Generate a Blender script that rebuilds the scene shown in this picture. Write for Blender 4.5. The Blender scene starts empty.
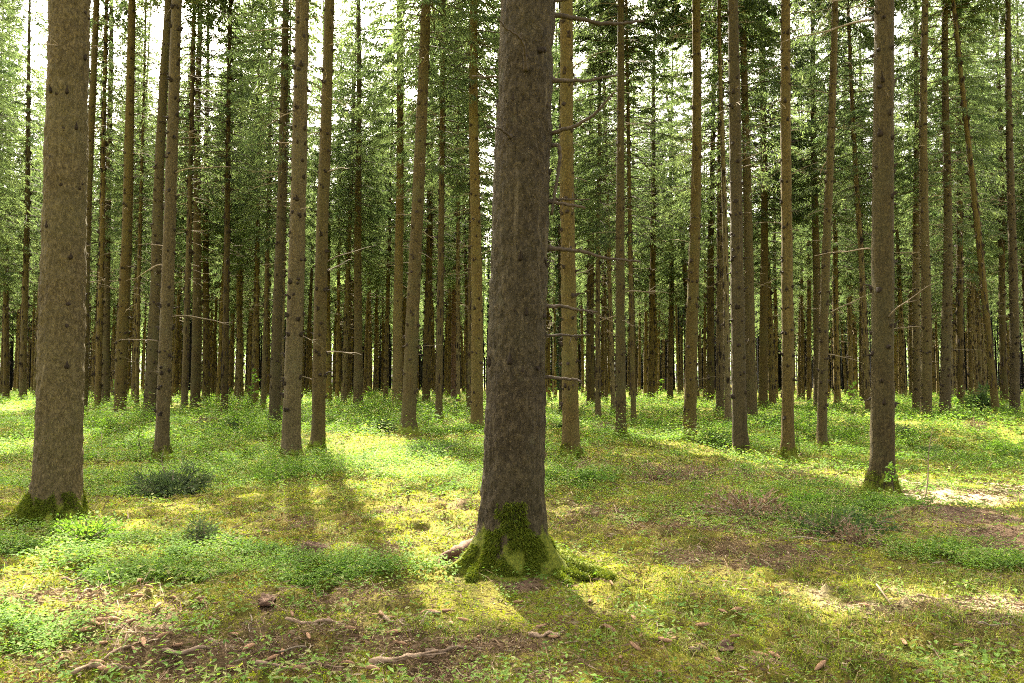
import bpy, math, random
import numpy as np
from mathutils import Vector, Matrix, Quaternion

random.seed(7); RNG = np.random.default_rng(7)
R = math.radians
SC = bpy.context.scene
COL = SC.collection

# ------------------------------------------------------------------ camera numbers
F = 740.0; CX, CY = 512.0, 341.5; HZ = 383.0; CAMH = 1.5
PITCH = math.atan((HZ - CY) / F)
CAM = np.array([0.0, 0.0, CAMH])
SUN_EL = R(50); SUN_AZ = math.atan2(-0.292, 0.956)
SUN_DIR = np.array([math.sin(SUN_AZ)*math.cos(SUN_EL), math.cos(SUN_AZ)*math.cos(SUN_EL), math.sin(SUN_EL)])

def ray(px, py):
    u, v = (px - CX)/F, (CY - py)/F
    cp, sp = math.cos(PITCH), math.sin(PITCH)
    return np.array([u, cp - v*sp, sp + v*cp])
def at_depth(px, py, d):
    r = ray(px, py); return CAM + r*(d/r[1])
def proj(p):
    q = np.asarray(p) - CAM
    cp, sp = math.cos(PITCH), math.sin(PITCH)
    z = q[1]*cp + q[2]*sp; y = -q[1]*sp + q[2]*cp
    return CX + F*q[0]/z, CY - F*y/z

# ------------------------------------------------------------------ noise
def _hash(ix, iy, iz, seed):
    h = (ix.astype(np.int64)*374761393 + iy.astype(np.int64)*668265263 + iz.astype(np.int64)*2147483647 + seed*974711) & 0xffffffff
    h = ((h ^ (h >> 13))*1274126177) & 0xffffffff
    h = ((h ^ (h >> 15))*2246822519) & 0xffffffff
    return ((h ^ (h >> 16)) & 0xffffff)/float(0xffffff)
def vnoise3(x, y, z, seed=0):
    x0, y0, z0 = np.floor(x), np.floor(y), np.floor(z)
    fx, fy, fz = x-x0, y-y0, z-z0
    fx = fx*fx*(3-2*fx); fy = fy*fy*(3-2*fy); fz = fz*fz*(3-2*fz)
    o = 0
    for a in (0, 1):
        wx = fx if a else 1-fx
        for b in (0, 1):
            wy = fy if b else 1-fy
            for c in (0, 1):
                wz = fz if c else 1-fz
                o = o + wx*wy*wz*_hash(x0+a, y0+b, z0+c, seed)
    return o
def noise2(x, y, scale, seed=0, octv=3):
    o = 0; amp = 1; tot = 0; k = 1.0/scale
    for i in range(octv):
        o = o + amp*vnoise3(x*k+17.3*i, y*k+5.1*i, np.zeros_like(x)+0.5, seed+i); tot += amp; amp *= .5; k *= 2.03
    return o/tot                                            # 0..1
def sstep(a, b, x):
    t = np.clip((x-a)/(b-a), 0, 1); return t*t*(3-2*t)

# ------------------------------------------------------------------ the traced trees
# handle, base px x, base px y, trunk px width, top px x (at y=0), crown base height, kind, label
TR = [
 ('the thick root-flared spruce', 56, 529, 48, 77, 12, 'big', 'very thick pale brown spruce with mossy flared roots among leafy herbs'),
 ('the central mossy spruce', 511, 577, 59, 529, 12, 'big', 'thickest spruce with green moss on its root flare and bare dead branches'),
 ('', 82, 428, 10, 95, 10, '', 'slim spruce half hidden behind the thick root-flared spruce'),
 ('the flared straight spruce', 120, 413, 13, 134, 9, '', 'dark straight spruce with a widely flared mossy foot on the low rise'),
 ('', 149, 421, 13, 169, 9, '', 'leaning brown spruce close behind the trunk above the dark spruce bush'),
 ('the bush-side spruce', 161, 470, 14, 178, 11, '', 'leaning spruce whose foot stands behind the low dark spruce bush'),
 ('', 195, 414, 10, 199, 9, '', 'straight spruce with a broad mossy foot behind the bush-side spruce'),
 ('', 184, 421, 7, 196, 9, '', 'thin spruce squeezed between the bush-side spruce and a broad-footed trunk'),
 ('', 206, 401, 8, 208, 8, '', 'slender spruce beyond the broad-footed trunk, lit yellow green'),
 ('', 224, 421, 7, 230, 9, '', 'very straight thin spruce standing alone in the herbs, warm brown'),
 ('', 240, 405, 7, 242, 8, '', 'thin reddish spruce behind the leafy deciduous sapling'),
 ('', 274, 431, 11, 287, 9, '', 'olive green spruce leaning slightly, just behind the stout paired spruce'),
 ('the stout paired spruce', 290, 461, 18, 304, 11, '', 'stout dark knotty spruce, thicker one of the pair in the herbs'),
 ('the slimmer paired spruce', 318, 452, 13.5, 327, 10, '', 'knotty spruce with mossy foot, slimmer one of the close pair'),
 ('', 358, 408, 9, 359, 9, '', 'straight spruce standing in the sunny gap behind the close pair'),
 ('', 347, 405, 6, 354, 9, '', 'thin dark spruce touching the straight spruce in the sunny gap'),
 ('the orange-brown spruce', 397, 413, 10, 401, 10, '', 'orange brown spruce, palest bark, beside the dark leaning mossy-footed spruce'),
 ('the leaning mossy-footed spruce', 408, 438, 14, 425, 10, '', 'dark knotty spruce leaning, its foot wrapped in dark green moss'),
 ('', 405, 404, 6, 403, 9, '', 'thin trunk wedged between the orange-brown spruce and the leaning mossy-footed one'),
 ('', 426, 404, 8, 434, 8, '', 'slender trunk just behind the leaning mossy-footed spruce, olive'),
 ('', 439, 396, 6, 441, 8, '', 'thin dark trunk beside the reddish pine'),
 ('the reddish pine', 454, 396, 6, 457, 9, 'pine', 'thin pine with bright reddish bark among the grey brown spruces'),
 ('the smooth straight spruce', 477, 431, 12, 475, 10, '', 'smooth straight spruce in front of a dry sunlit patch beside the central spruce'),
 ('', 494, 408, 6, 499, 9, '', 'thin trunk peeping from behind the central mossy spruce'),
 ('the moss-collared spruce', 571, 463, 16, 567, 11, '', 'brown spruce with thick moss collar, seen behind bare dead branches'),
 ('', 562, 421, 6, 559, 9, '', 'thin dark trunk wrapped in ivy beside the moss-collared spruce'),
 ('', 591, 404, 8, 590, 8, '', 'pale olive spruce just beyond the moss-collared spruce'),
 ('', 603, 401, 6, 605, 8, '', 'thin dark trunk beyond the pale olive spruce'),
 ('the green-footed slim spruce', 621, 443, 10, 620, 10, '', 'slim straight spruce with a bright green mossy foot in open ground'),
 ('', 631, 404, 5, 634, 8, '', 'thin far spruce showing just beside the green-footed slim spruce'),
 ('', 651, 401, 7, 654, 9, '', 'dark far spruce at the end of the open mossy aisle'),
 ('', 670, 401, 6, 672, 9, '', 'lighter far spruce at the end of the open mossy aisle'),
 ('', 697, 404, 6, 658, 7, 'lean', 'thin strongly leaning spruce with low ragged green branches against the sky'),
 ('the aisle-side spruce', 690, 437, 12.5, 697, 10, '', 'dark knotty spruce at the edge of the open mossy aisle'),
 ('', 710, 410, 8, 713, 9, '', 'slim spruce standing just behind the aisle-side spruce'),
 ('', 720, 419, 8, 719, 9, '', 'straight slim spruce with a bare foot between two knotty spruces'),
 ('the swollen-foot knotty spruce', 740, 451, 14.5, 732, 11, '', 'knotty spruce with a swollen foot on a small green moss mound'),
 ('', 752, 421, 11, 743, 9, '', 'paler spruce just behind the knotty one on the moss mound'),
 ('', 763, 409, 9, 764, 9, '', 'straight spruce standing beyond the paler spruce, dull brown'),
 ('the pole-straight spruce', 788, 476, 12.5, 786, 11, '', 'pole straight spruce, thin and bare, standing in tall herbs and bramble'),
 ('', 818, 409, 9, 813, 9, '', 'pale sunlit spruce hidden low down by the slim knobbly spruce'),
 ('the slim knobbly spruce', 822, 473, 10, 835, 11, '', 'slim knobbly spruce leaning a little, beside the pole-straight one'),
 ('', 862, 404, 5, 861, 9, '', 'very thin pale stem just behind the dark stout spruce'),
 ('the dark stout spruce', 882, 498, 24, 885, 12, '', 'dark stout spruce by the dirt path, one edge of its bark sunlit'),
 ('', 917, 417, 9, 916, 9, '', 'slimmer one of two touching spruces beside the dark stout spruce'),
 ('the twin spruce', 926, 425, 11.5, 923, 9, '', 'thicker one of two touching spruces beside the dark stout spruce'),
 ('', 945, 422, 11, 947, 9, '', 'upright dull brown spruce just past the two touching spruces'),
 ('', 961, 415, 8, 957, 8, '', 'greenish slim spruce beside the upright dull brown spruce'),
 ('', 979, 406, 7, 974, 8, '', 'slim upright spruce crossed by the strongly leaning trunk'),
 ('', 996, 400, 8, 955, 11, 'red', 'slim strongly leaning brown trunk crossing the upright ones beside the dark bush'),
 ('', 1004, 397, 8, 1001, 8, '', 'straight spruce behind the dark bush'),
 ('the path-side spruce', 1015, 423, 10.5, 1008, 7, '', 'brown spruce past the dark bush with low bright green branches'),
 ('', 6, 399, 7, 10, 8, '', 'slim spruce furthest from the central spruce beyond the thick root-flared one'),
 ('', 23, 402, 8, 30, 8, '', 'brown spruce just beside the thick root-flared spruce, farther back'),
 ('', 97, 401, 6, 103, 8, '', 'thin trunk of a close pair behind the flared straight spruce'),
 ('', 105, 405, 9, 110, 8, '', 'thicker trunk of a close pair behind the flared straight spruce'),
 ('', 134, 400, 6, 139, 8, '', 'thin shaded trunk just past the flared straight spruce'),
]

class T: pass
trees = []
for k, (hd, bx, by, w, tx, cb, kind, lab) in enumerate(TR):
    t = T(); t.handle, t.label, t.kind, t.cb, t.w = hd, lab, kind, cb, w
    t.bx, t.by = bx, by
    D = CAMH*F/(by - HZ)
    dia = w*D/F
    if kind != 'big':
        if dia > .44: D = .44*F/w
        if dia < .27: D = .27*F/w
        if kind == 'red': D = .29*F/w
    t.D = D; t.r = w*D/F/2
    p = at_depth(bx, by, D)
    t.x, t.y, t.zres = p[0], p[1], p[2]
    t.r *= t.y/math.hypot(t.x, t.y)                         # the picture stretches what stands off its middle
    q = at_depth(tx, 0, D)
    t.lean = (q[0]-p[0])/max(q[2]-p[2], 1e-3)
    t.H = 27 + 4*random.random() + (2 if t.r > .2 else 0)
    t.traced = True
    trees.append(t)

# ------------------------------------------------------------------ terrain height
TX = np.array([t.x for t in trees]); TY = np.array([t.y for t in trees]); TZ = np.array([t.zres for t in trees])
TRAD = np.array([t.r for t in trees])
def h0(x, y):
    x = np.asarray(x, float); y = np.asarray(y, float)
    d = np.sqrt(x*x + y*y)
    sig = 0.9 + 0.10*d
    num = np.zeros_like(x); den = np.zeros_like(x) + 0.12
    for a, b, c in zip(TX, TY, TZ):
        w = np.exp(-((x-a)**2 + (y-b)**2)/(2*sig*sig)); num += w*c; den += w
    far = 0.35*sstep(30, 80, d)
    den2 = 0.12
    return (num + den2*far)/den
def h_exact(x, y):
    x = np.asarray(x, float); y = np.asarray(y, float)
    z = h0(x, y)
    d = np.sqrt(x*x + y*y)
    z = z + 0.22*(noise2(x, y, 4.0, 11, 2)-.5)*sstep(3, 9, d)*1.0
    z = z + 0.16*(noise2(x, y, 1.1, 12, 3)-.5)
    z = z + 0.10*(noise2(x, y, 0.42, 15, 2)-.5) + .085*sstep(.40, .62, noise2(x, y, .19, 23, 2))*sstep(.3, .5, noise2(x, y, 1.9, 24, 2)) + .055*np.abs(noise2(x, y, 0.17, 19, 2)-.5)*2*sstep(.35, .6, noise2(x, y, 1.5, 18, 2))
    for a, b, r in zip(TX[:60], TY[:60], TRAD[:60]):
        if b > 22: continue
        q = np.sqrt((x-a)**2 + (y-b)**2)
        z = z + 0.55*r*np.exp(-(q/(2.6*r))**2)*(1 if r < .23 else 1.25)
    # shallow hollow in front of the central spruce
    z = z - 0.07*np.exp(-(((x+.35)/.45)**2 + ((y-4.05)/.25)**2))
    return z
# the ground sheet's grid: everything else reads its heights from the same grid
def axis(lim, n, k=6.0):
    a = np.linspace(-1, 1, n); return lim*np.sinh(k*a)/np.sinh(k)
gx = axis(420, 640)
yy = np.concatenate([np.linspace(-400, -10, 26)[:-1], np.linspace(-10, 2.5, 36)[:-1], np.linspace(2.5, 9, 200)[:-1], 9*np.exp(np.linspace(0, math.log(480/9), 300))])
GX, GY = np.meshgrid(gx, yy)
GZ = h_exact(GX.ravel(), GY.ravel()).reshape(GX.shape)
def look(G, x, y):
    x = np.asarray(x, float); y = np.asarray(y, float)
    i = np.clip(np.searchsorted(gx, x)-1, 0, len(gx)-2); j = np.clip(np.searchsorted(yy, y)-1, 0, len(yy)-2)
    fx = np.clip((x-gx[i])/(gx[i+1]-gx[i]), 0, 1); fy = np.clip((y-yy[j])/(yy[j+1]-yy[j]), 0, 1)
    return (G[j, i]*(1-fx)+G[j, i+1]*fx)*(1-fy) + (G[j+1, i]*(1-fx)+G[j+1, i+1]*fx)*fy
def h(x, y): return look(GZ, x, y)
def h1(x, y): return float(h(np.array([x]), np.array([y]))[0])
def ground_at(px, py):
    r = ray(px, py); t = np.linspace(2, 130, 9000)**1.0
    P = CAM[None] + r[None]*t[:, None]; below = P[:, 2] <= h(P[:, 0], P[:, 1])
    return P[int(np.argmax(below))] if below.any() else P[-1]

# ------------------------------------------------------------------ mesh helpers
class MB:
    def __init__(s): s.V = []; s.Q = []; s.T = []; s.qm = []; s.tm = []; s.n = 0; s.A = []
    def add(s, V, Q=None, Tr=None, m=0, a=0.5):
        V = np.asarray(V, float).reshape(-1, 3)
        s.V.append(V)
        s.A.append(np.broadcast_to(np.asarray(a, float), (len(V),)).copy())
        if Q is not None and len(Q): Q = np.asarray(Q, int); s.Q.append(Q+s.n); s.qm.append(np.broadcast_to(m, (len(Q),)).copy())
        if Tr is not None and len(Tr): Tr = np.asarray(Tr, int); s.T.append(Tr+s.n); s.tm.append(np.broadcast_to(m, (len(Tr),)).copy())
        s.n += len(V)
    def mesh(s, name, mats, smooth=True):
        V = np.concatenate(s.V); A = np.concatenate(s.A)
        Q = np.concatenate(s.Q) if s.Q else np.zeros((0, 4), int)
        Tq = np.concatenate(s.T) if s.T else np.zeros((0, 3), int)
        me = bpy.data.meshes.new(name)
        me.vertices.add(len(V)); me.vertices.foreach_set('co', V.astype(np.float32).ravel())
        lp = np.concatenate([Q.ravel(), Tq.ravel()])
        me.loops.add(len(lp)); me.loops.foreach_set('vertex_index', lp.astype(np.int32))
        st = np.concatenate([np.arange(len(Q))*4, len(Q)*4 + np.arange(len(Tq))*3])
        me.polygons.add(len(st)); me.polygons.foreach_set('loop_start', st.astype(np.int32))
        mi = np.concatenate([*(s.qm or [np.zeros(0, int)]), *(s.tm or [np.zeros(0, int)])]).astype(np.int32)
        me.polygons.foreach_set('material_index', mi)
        me.polygons.foreach_set('use_smooth', np.full(len(st), smooth))
        at = me.attributes.new('rnd', 'FLOAT', 'POINT'); at.data.foreach_set('value', A.astype(np.float32))
        for m in mats: me.materials.append(m)
        me.update(calc_edges=True)
        return me

def tube(mb, P, rad, n=6, m=0, a=.5, close=True):
    P = np.asarray(P, float); k = len(P)
    rad = np.broadcast_to(np.asarray(rad, float), (k,))
    tan = np.gradient(P, axis=0); tan /= np.linalg.norm(tan, axis=1)[:, None] + 1e-9
    ref = np.array([0, 0, 1.]) if abs(tan[0][2]) < .8 else np.array([1., 0, 0])
    u = np.cross(tan, ref); u /= np.linalg.norm(u, axis=1)[:, None] + 1e-9
    v = np.cross(tan, u)
    th = np.arange(n)/n*2*math.pi
    V = P[:, None, :] + rad[:, None, None]*(np.cos(th)[None, :, None]*u[:, None, :] + np.sin(th)[None, :, None]*v[:, None, :])
    V = V.reshape(-1, 3)
    i = np.arange(k-1)[:, None]*n; j = np.arange(n)[None, :]; j2 = (j+1) % n
    Q = np.stack([i+j, i+j2, i+n+j2, i+n+j], -1).reshape(-1, 4)
    Tr = None
    if close:
        V = np.concatenate([V, P[:1], P[-1:]])
        b0 = k*n; jj = np.arange(n); jn = (jj+1) % n
        Tr = np.concatenate([np.stack([np.full(n, b0), jn, jj], 1), np.stack([np.full(n, b0+1), (k-1)*n+jj, (k-1)*n+jn], 1)])
    mb.add(V, Q, Tr, m, a)

def obj(name, me, parent=None, M=None):
    o = bpy.data.objects.new(name, me); COL.objects.link(o)
    if parent is not None: o.parent = parent
    if M is not None: o.matrix_local = M
    return o
def tag(o, label, cat, group=None, kind=None):
    if label: o['label'] = label
    if cat: o['category'] = cat
    if group: o['group'] = group
    if kind: o['kind'] = kind
    return o

# ------------------------------------------------------------------ materials
def newmat(name):
    m = bpy.data.materials.new(name); m.use_nodes = True
    nt = m.node_tree; nt.nodes.clear()
    return m, nt, nt.nodes, nt.links
def N(nt, typ, **kw):
    n = nt.nodes.new(typ)
    for k, v in kw.items():
        if k == 'inp':
            for a, b in v.items(): n.inputs[a].default_value = b
        else: setattr(n, k, v)
    return n
def mixc(nt, fac, a, b, blend='MIX'):
    n = nt.nodes.new('ShaderNodeMix'); n.data_type = 'RGBA'; n.blend_type = blend
    for s, v in ((0, fac), (6, a), (7, b)):
        if hasattr(v, 'is_linked') or hasattr(v, 'links'): nt.links.new(v, n.inputs[s])
        else: n.inputs[s].default_value = v if s == 0 else (*v, 1)
    return n.outputs[2]
def ramp(nt, src, a, b, va=0., vb=1.):
    n = N(nt, 'ShaderNodeMapRange', clamp=True); n.inputs[1].default_value = a; n.inputs[2].default_value = b
    n.inputs[3].default_value = va; n.inputs[4].default_value = vb
    nt.links.new(src, n.inputs[0]); return n.outputs[0]
def math_(nt, op, a, b=None):
    n = N(nt, 'ShaderNodeMath', operation=op)
    for i, v in enumerate((a, b)):
        if v is None: continue
        if hasattr(v, 'links'): nt.links.new(v, n.inputs[i])
        else: n.inputs[i].default_value = v
    return n.outputs[0]
def noise(nt, vec, scale, detail=4, rough=.6):
    n = N(nt, 'ShaderNodeTexNoise', inp={'Scale': scale, 'Detail': detail, 'Roughness': rough})
    nt.links.new(vec, n.inputs['Vector']); return n.outputs['Fac']
def mapping(nt, vec, sc):
    n = N(nt, 'ShaderNodeMapping'); n.inputs['Scale'].default_value = sc; nt.links.new(vec, n.inputs['Vector']); return n.outputs[0]

def bark_mat(name, dark, light, fleck, moss_h=.35, moss_amt=1., scale=1., bump=.6, algae=.35, crackamt=.25):
    m, nt, nd, lk = newmat(name)
    geo = N(nt, 'ShaderNodeNewGeometry'); tc = N(nt, 'ShaderNodeTexCoord'); oi = N(nt, 'ShaderNodeObjectInfo')
    add = N(nt, 'ShaderNodeVectorMath', operation='ADD'); lk.new(geo.outputs['Position'], add.inputs[0])
    cmb = N(nt, 'ShaderNodeCombineXYZ'); lk.new(math_(nt, 'MULTIPLY', oi.outputs['Random'], 37.), cmb.inputs[2]); lk.new(cmb.outputs[0], add.inputs[1])
    vec = mapping(nt, add.outputs[0], (1, 1, .55))
    n1 = noise(nt, vec, 34*scale, 6, .75); n2 = noise(nt, vec, 95*scale, 4, .75); n3 = noise(nt, mapping(nt, add.outputs[0], (1, 1, .35)), 3.0, 3)
    vo = N(nt, 'ShaderNodeTexVoronoi', feature='F1', inp={'Scale': 42*scale, 'Randomness': 1.}); lk.new(vec, vo.inputs['Vector'])
    vd = N(nt, 'ShaderNodeTexVoronoi', feature='DISTANCE_TO_EDGE', inp={'Scale': 30*scale}); 
    wv = N(nt, 'ShaderNodeVectorMath', operation='ADD'); lk.new(vec, wv.inputs[0])
    nn = N(nt, 'ShaderNodeTexNoise', inp={'Scale': 14*scale, 'Detail': 3}); lk.new(vec, nn.inputs['Vector'])
    sc_ = N(nt, 'ShaderNodeVectorMath', operation='SCALE'); sc_.inputs['Scale'].default_value = .06/scale; lk.new(nn.outputs['Color'], sc_.inputs[0]); lk.new(sc_.outputs[0], wv.inputs[1])
    lk.new(wv.outputs[0], vd.inputs['Vector'])
    col = mixc(nt, ramp(nt, n1, .38, .62), tuple(c*.8 for c in dark), light)
    col = mixc(nt, ramp(nt, n3, .35, .7, 0, .35), col, tuple(c*.62 for c in dark))
    vf = N(nt, 'ShaderNodeTexVoronoi', feature='F1', inp={'Scale': 62*scale, 'Randomness': 1.}); lk.new(wv.outputs[0], vf.inputs['Vector'])
    sepc = N(nt, 'ShaderNodeSeparateColor'); lk.new(vf.outputs['Color'], sepc.inputs[0])
    col = mixc(nt, ramp(nt, sepc.outputs[0], .45, 1, 0, .6), col, tuple(min(1, c*1.35) for c in light))
    col = mixc(nt, ramp(nt, sepc.outputs[1], .55, 1, 0, .65), col, tuple(c*.55 for c in dark))
    st = noise(nt, mapping(nt, add.outputs[0], (1, 1, .07)), 16, 4, .6)
    col = mixc(nt, ramp(nt, st, .60, .72, 0, .45), col, fleck)
    col = mixc(nt, ramp(nt, st, .40, .28, 0, .6), col, tuple(c*.6 for c in dark))
    li = noise(nt, add.outputs[0], 4.5, 5, .7)
    col = mixc(nt, ramp(nt, li, .60, .70, 0, .4), col, (.13, .125, .06))
    crack = ramp(nt, vd.outputs['Distance'], 0.0, .10, crackamt, 0)
    col = mixc(nt, crack, col, tuple(c*.35 for c in dark))
    col = mixc(nt, ramp(nt, n2, .42, .30, 0, .6), col, tuple(c*.4 for c in dark))
    col = mixc(nt, ramp(nt, n2, .58, .70, 0, .85), col, fleck)
    # algae film, different on every trunk
    alg = math_(nt, 'MULTIPLY', ramp(nt, noise(nt, add.outputs[0], 1.3, 4), .42, .66), ramp(nt, oi.outputs['Random'], 0, 1, algae*.3, algae*1.3))
    col = mixc(nt, alg, col, (.10, .098, .030))
    hsv = N(nt, 'ShaderNodeHueSaturation'); lk.new(col, hsv.inputs['Color'])
    rr = math_(nt, 'FRACT', math_(nt, 'MULTIPLY', oi.outputs['Random'], 7.31))
    ta = N(nt, 'ShaderNodeAttribute', attribute_type='OBJECT', attribute_name='tone'); lk.new(ta.outputs['Fac'], hsv.inputs['Value'])
    rs = math_(nt, 'FRACT', math_(nt, 'MULTIPLY', oi.outputs['Random'], 3.77)); lk.new(ramp(nt, rs, 0, 1, .85, 1.05), hsv.inputs['Saturation'])
    col = hsv.outputs[0]
    # moss at the foot
    sep = N(nt, 'ShaderNodeSeparateXYZ'); lk.new(tc.outputs['Object'], sep.inputs[0])
    mz = math_(nt, 'SUBTRACT', sep.outputs[2], math_(nt, 'MULTIPLY', math_(nt, 'SUBTRACT', noise(nt, mapping(nt, add.outputs[0], (1, 1, .5)), 8, 5, .7), .5), moss_h*3.6))
    mm = ramp(nt, mz, moss_h*.50, moss_h*.72, moss_amt, 0)
    mcol = mixc(nt, ramp(nt, n2, .35, .65), (.055, .08, .009), (.19, .20, .020))
    col = mixc(nt, mm, col, mcol)
    b = N(nt, 'ShaderNodeBump', inp={'Strength': bump, 'Distance': .045})
    hh = math_(nt, 'ADD', math_(nt, 'MULTIPLY', n1, .8), math_(nt, 'MULTIPLY', n2, .5))
    hh = math_(nt, 'ADD', hh, math_(nt, 'MULTIPLY', sepc.outputs[0], .5))
    hh = math_(nt, 'SUBTRACT', hh, math_(nt, 'MULTIPLY', crack, .5)); lk.new(hh, b.inputs['Height'])
    p = N(nt, 'ShaderNodeBsdfPrincipled', inp={'Roughness': .9, 'Specular IOR Level': .15})
    lk.new(col, p.inputs['Base Color']); lk.new(b.outputs[0], p.inputs['Normal'])
    o = N(nt, 'ShaderNodeOutputMaterial'); lk.new(p.outputs[0], o.inputs[0])
    return m

def leaf_mat(name, c1, c2, trans, tmix=.45, c3=None, rough=.7):
    """thin leaves: colour varies by the 'rnd' attribute and by the plant"""
    m, nt, nd, lk = newmat(name)
    at = N(nt, 'ShaderNodeAttribute', attribute_name='rnd'); oi = N(nt, 'ShaderNodeObjectInfo')
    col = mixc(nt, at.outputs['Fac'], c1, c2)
    if c3: col = mixc(nt, ramp(nt, at.outputs['Fac'], .88, .95), col, c3)
    hsv = N(nt, 'ShaderNodeHueSaturation'); lk.new(col, hsv.inputs['Color'])
    lk.new(ramp(nt, oi.outputs['Random'], 0, 1, .78, 1.25), hsv.inputs['Value'])
    p = N(nt, 'ShaderNodeBsdfPrincipled', inp={'Roughness': rough, 'Specular IOR Level': .12}); lk.new(hsv.outputs[0], p.inputs['Base Color'])
    t = N(nt, 'ShaderNodeBsdfTranslucent')
    tcol = mixc(nt, 1.0, hsv.outputs[0], trans, 'MULTIPLY'); lk.new(tcol, t.inputs[0])
    mx = N(nt, 'ShaderNodeMixShader'); mx.inputs[0].default_value = tmix
    lk.new(p.outputs[0], mx.inputs[1]); lk.new(t.outputs[0], mx.inputs[2])
    o = N(nt, 'ShaderNodeOutputMaterial'); lk.new(mx.outputs[0], o.inputs[0])
    return m
def plain_mat(name, c1, c2, scale=30, bump=.4, rough=.9):
    m, nt, nd, lk = newmat(name)
    geo = N(nt, 'ShaderNodeNewGeometry'); oi = N(nt, 'ShaderNodeObjectInfo')
    n1 = noise(nt, geo.outputs['Position'], scale, 5, .65)
    col = mixc(nt, ramp(nt, n1, .3, .7), c1, c2)
    hsv = N(nt, 'ShaderNodeHueSaturation'); lk.new(col, hsv.inputs['Color']); lk.new(ramp(nt, oi.outputs['Random'], 0, 1, .7, 1.35), hsv.inputs['Value'])
    b = N(nt, 'ShaderNodeBump', inp={'Strength': bump, 'Distance': .01}); lk.new(n1, b.inputs['Height'])
    p = N(nt, 'ShaderNodeBsdfPrincipled', inp={'Roughness': rough, 'Specular IOR Level': .2}); lk.new(hsv.outputs[0], p.inputs['Base Color']); lk.new(b.outputs[0], p.inputs['Normal'])
    o = N(nt, 'ShaderNodeOutputMaterial'); lk.new(p.outputs[0], o.inputs[0])
    return m

M_bark = bark_mat('spruce_bark', (.066, .046, .013), (.132, .095, .028), (.235, .178, .066), .30, 1., 1., .6, .42)
M_bark_central = bark_mat('rough_bark', (.044, .031, .012), (.095, .068, .027), (.25, .19, .090), .36, 1., .85, .9, .25)
M_bark_red = bark_mat('reddish_bark', (.15, .085, .050), (.25, .150, .090), (.34, .22, .13), .1, .3, 1., .5, .05)
M_knot = plain_mat('knot_wood', (.012, .008, .005), (.035, .024, .014), 60)
M_dead = plain_mat('dead_wood', (.030, .022, .014), (.08, .06, .038), 40)
M_twig = plain_mat('pale_dead_twig', (.13, .10, .065), (.25, .20, .13), 40)
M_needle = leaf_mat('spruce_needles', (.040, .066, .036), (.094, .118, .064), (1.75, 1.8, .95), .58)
M_moss = leaf_mat('moss_fronds', (.082, .138, .009), (.30, .35, .024), (1.2, 1.15, .6), .35, (.15, .092, .034))
M_trunkmoss = leaf_mat('trunk_moss', (.045, .078, .008), (.19, .22, .018), (1.1, 1.1, .6), .25, (.12, .10, .03))
M_herb = leaf_mat('herb_leaves', (.068, .140, .022), (.165, .250, .044), (1.35, 1.5, .6), .42, (.25, .22, .10))
M_grass = leaf_mat('grass_blades', (.10, .145, .024), (.23, .245, .050), (1.2, 1.25, .6), .4, (.34, .27, .14))
M_litter = leaf_mat('dry_litter', (.10, .062, .035), (.24, .16, .088), (1, 1, 1), .12, (.36, .28, .18))
M_cone = plain_mat('cone_scales', (.15, .082, .043), (.34, .205, .115), 160, .9)
M_stick = plain_mat('fallen_wood', (.10, .068, .042), (.24, .17, .11), 50)
M_ivy = leaf_mat('ivy_leaves', (.014, .028, .010), (.04, .065, .02), (1, 1, .6), .2)
M_sap = leaf_mat('young_spruce_needles', (.042, .066, .026), (.10, .128, .058), (1.1, 1.2, .7), .3)
M_bush = leaf_mat('bush_leaves', (.03, .06, .02), (.08, .12, .035), (1.2, 1.3, .7), .35)

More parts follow.
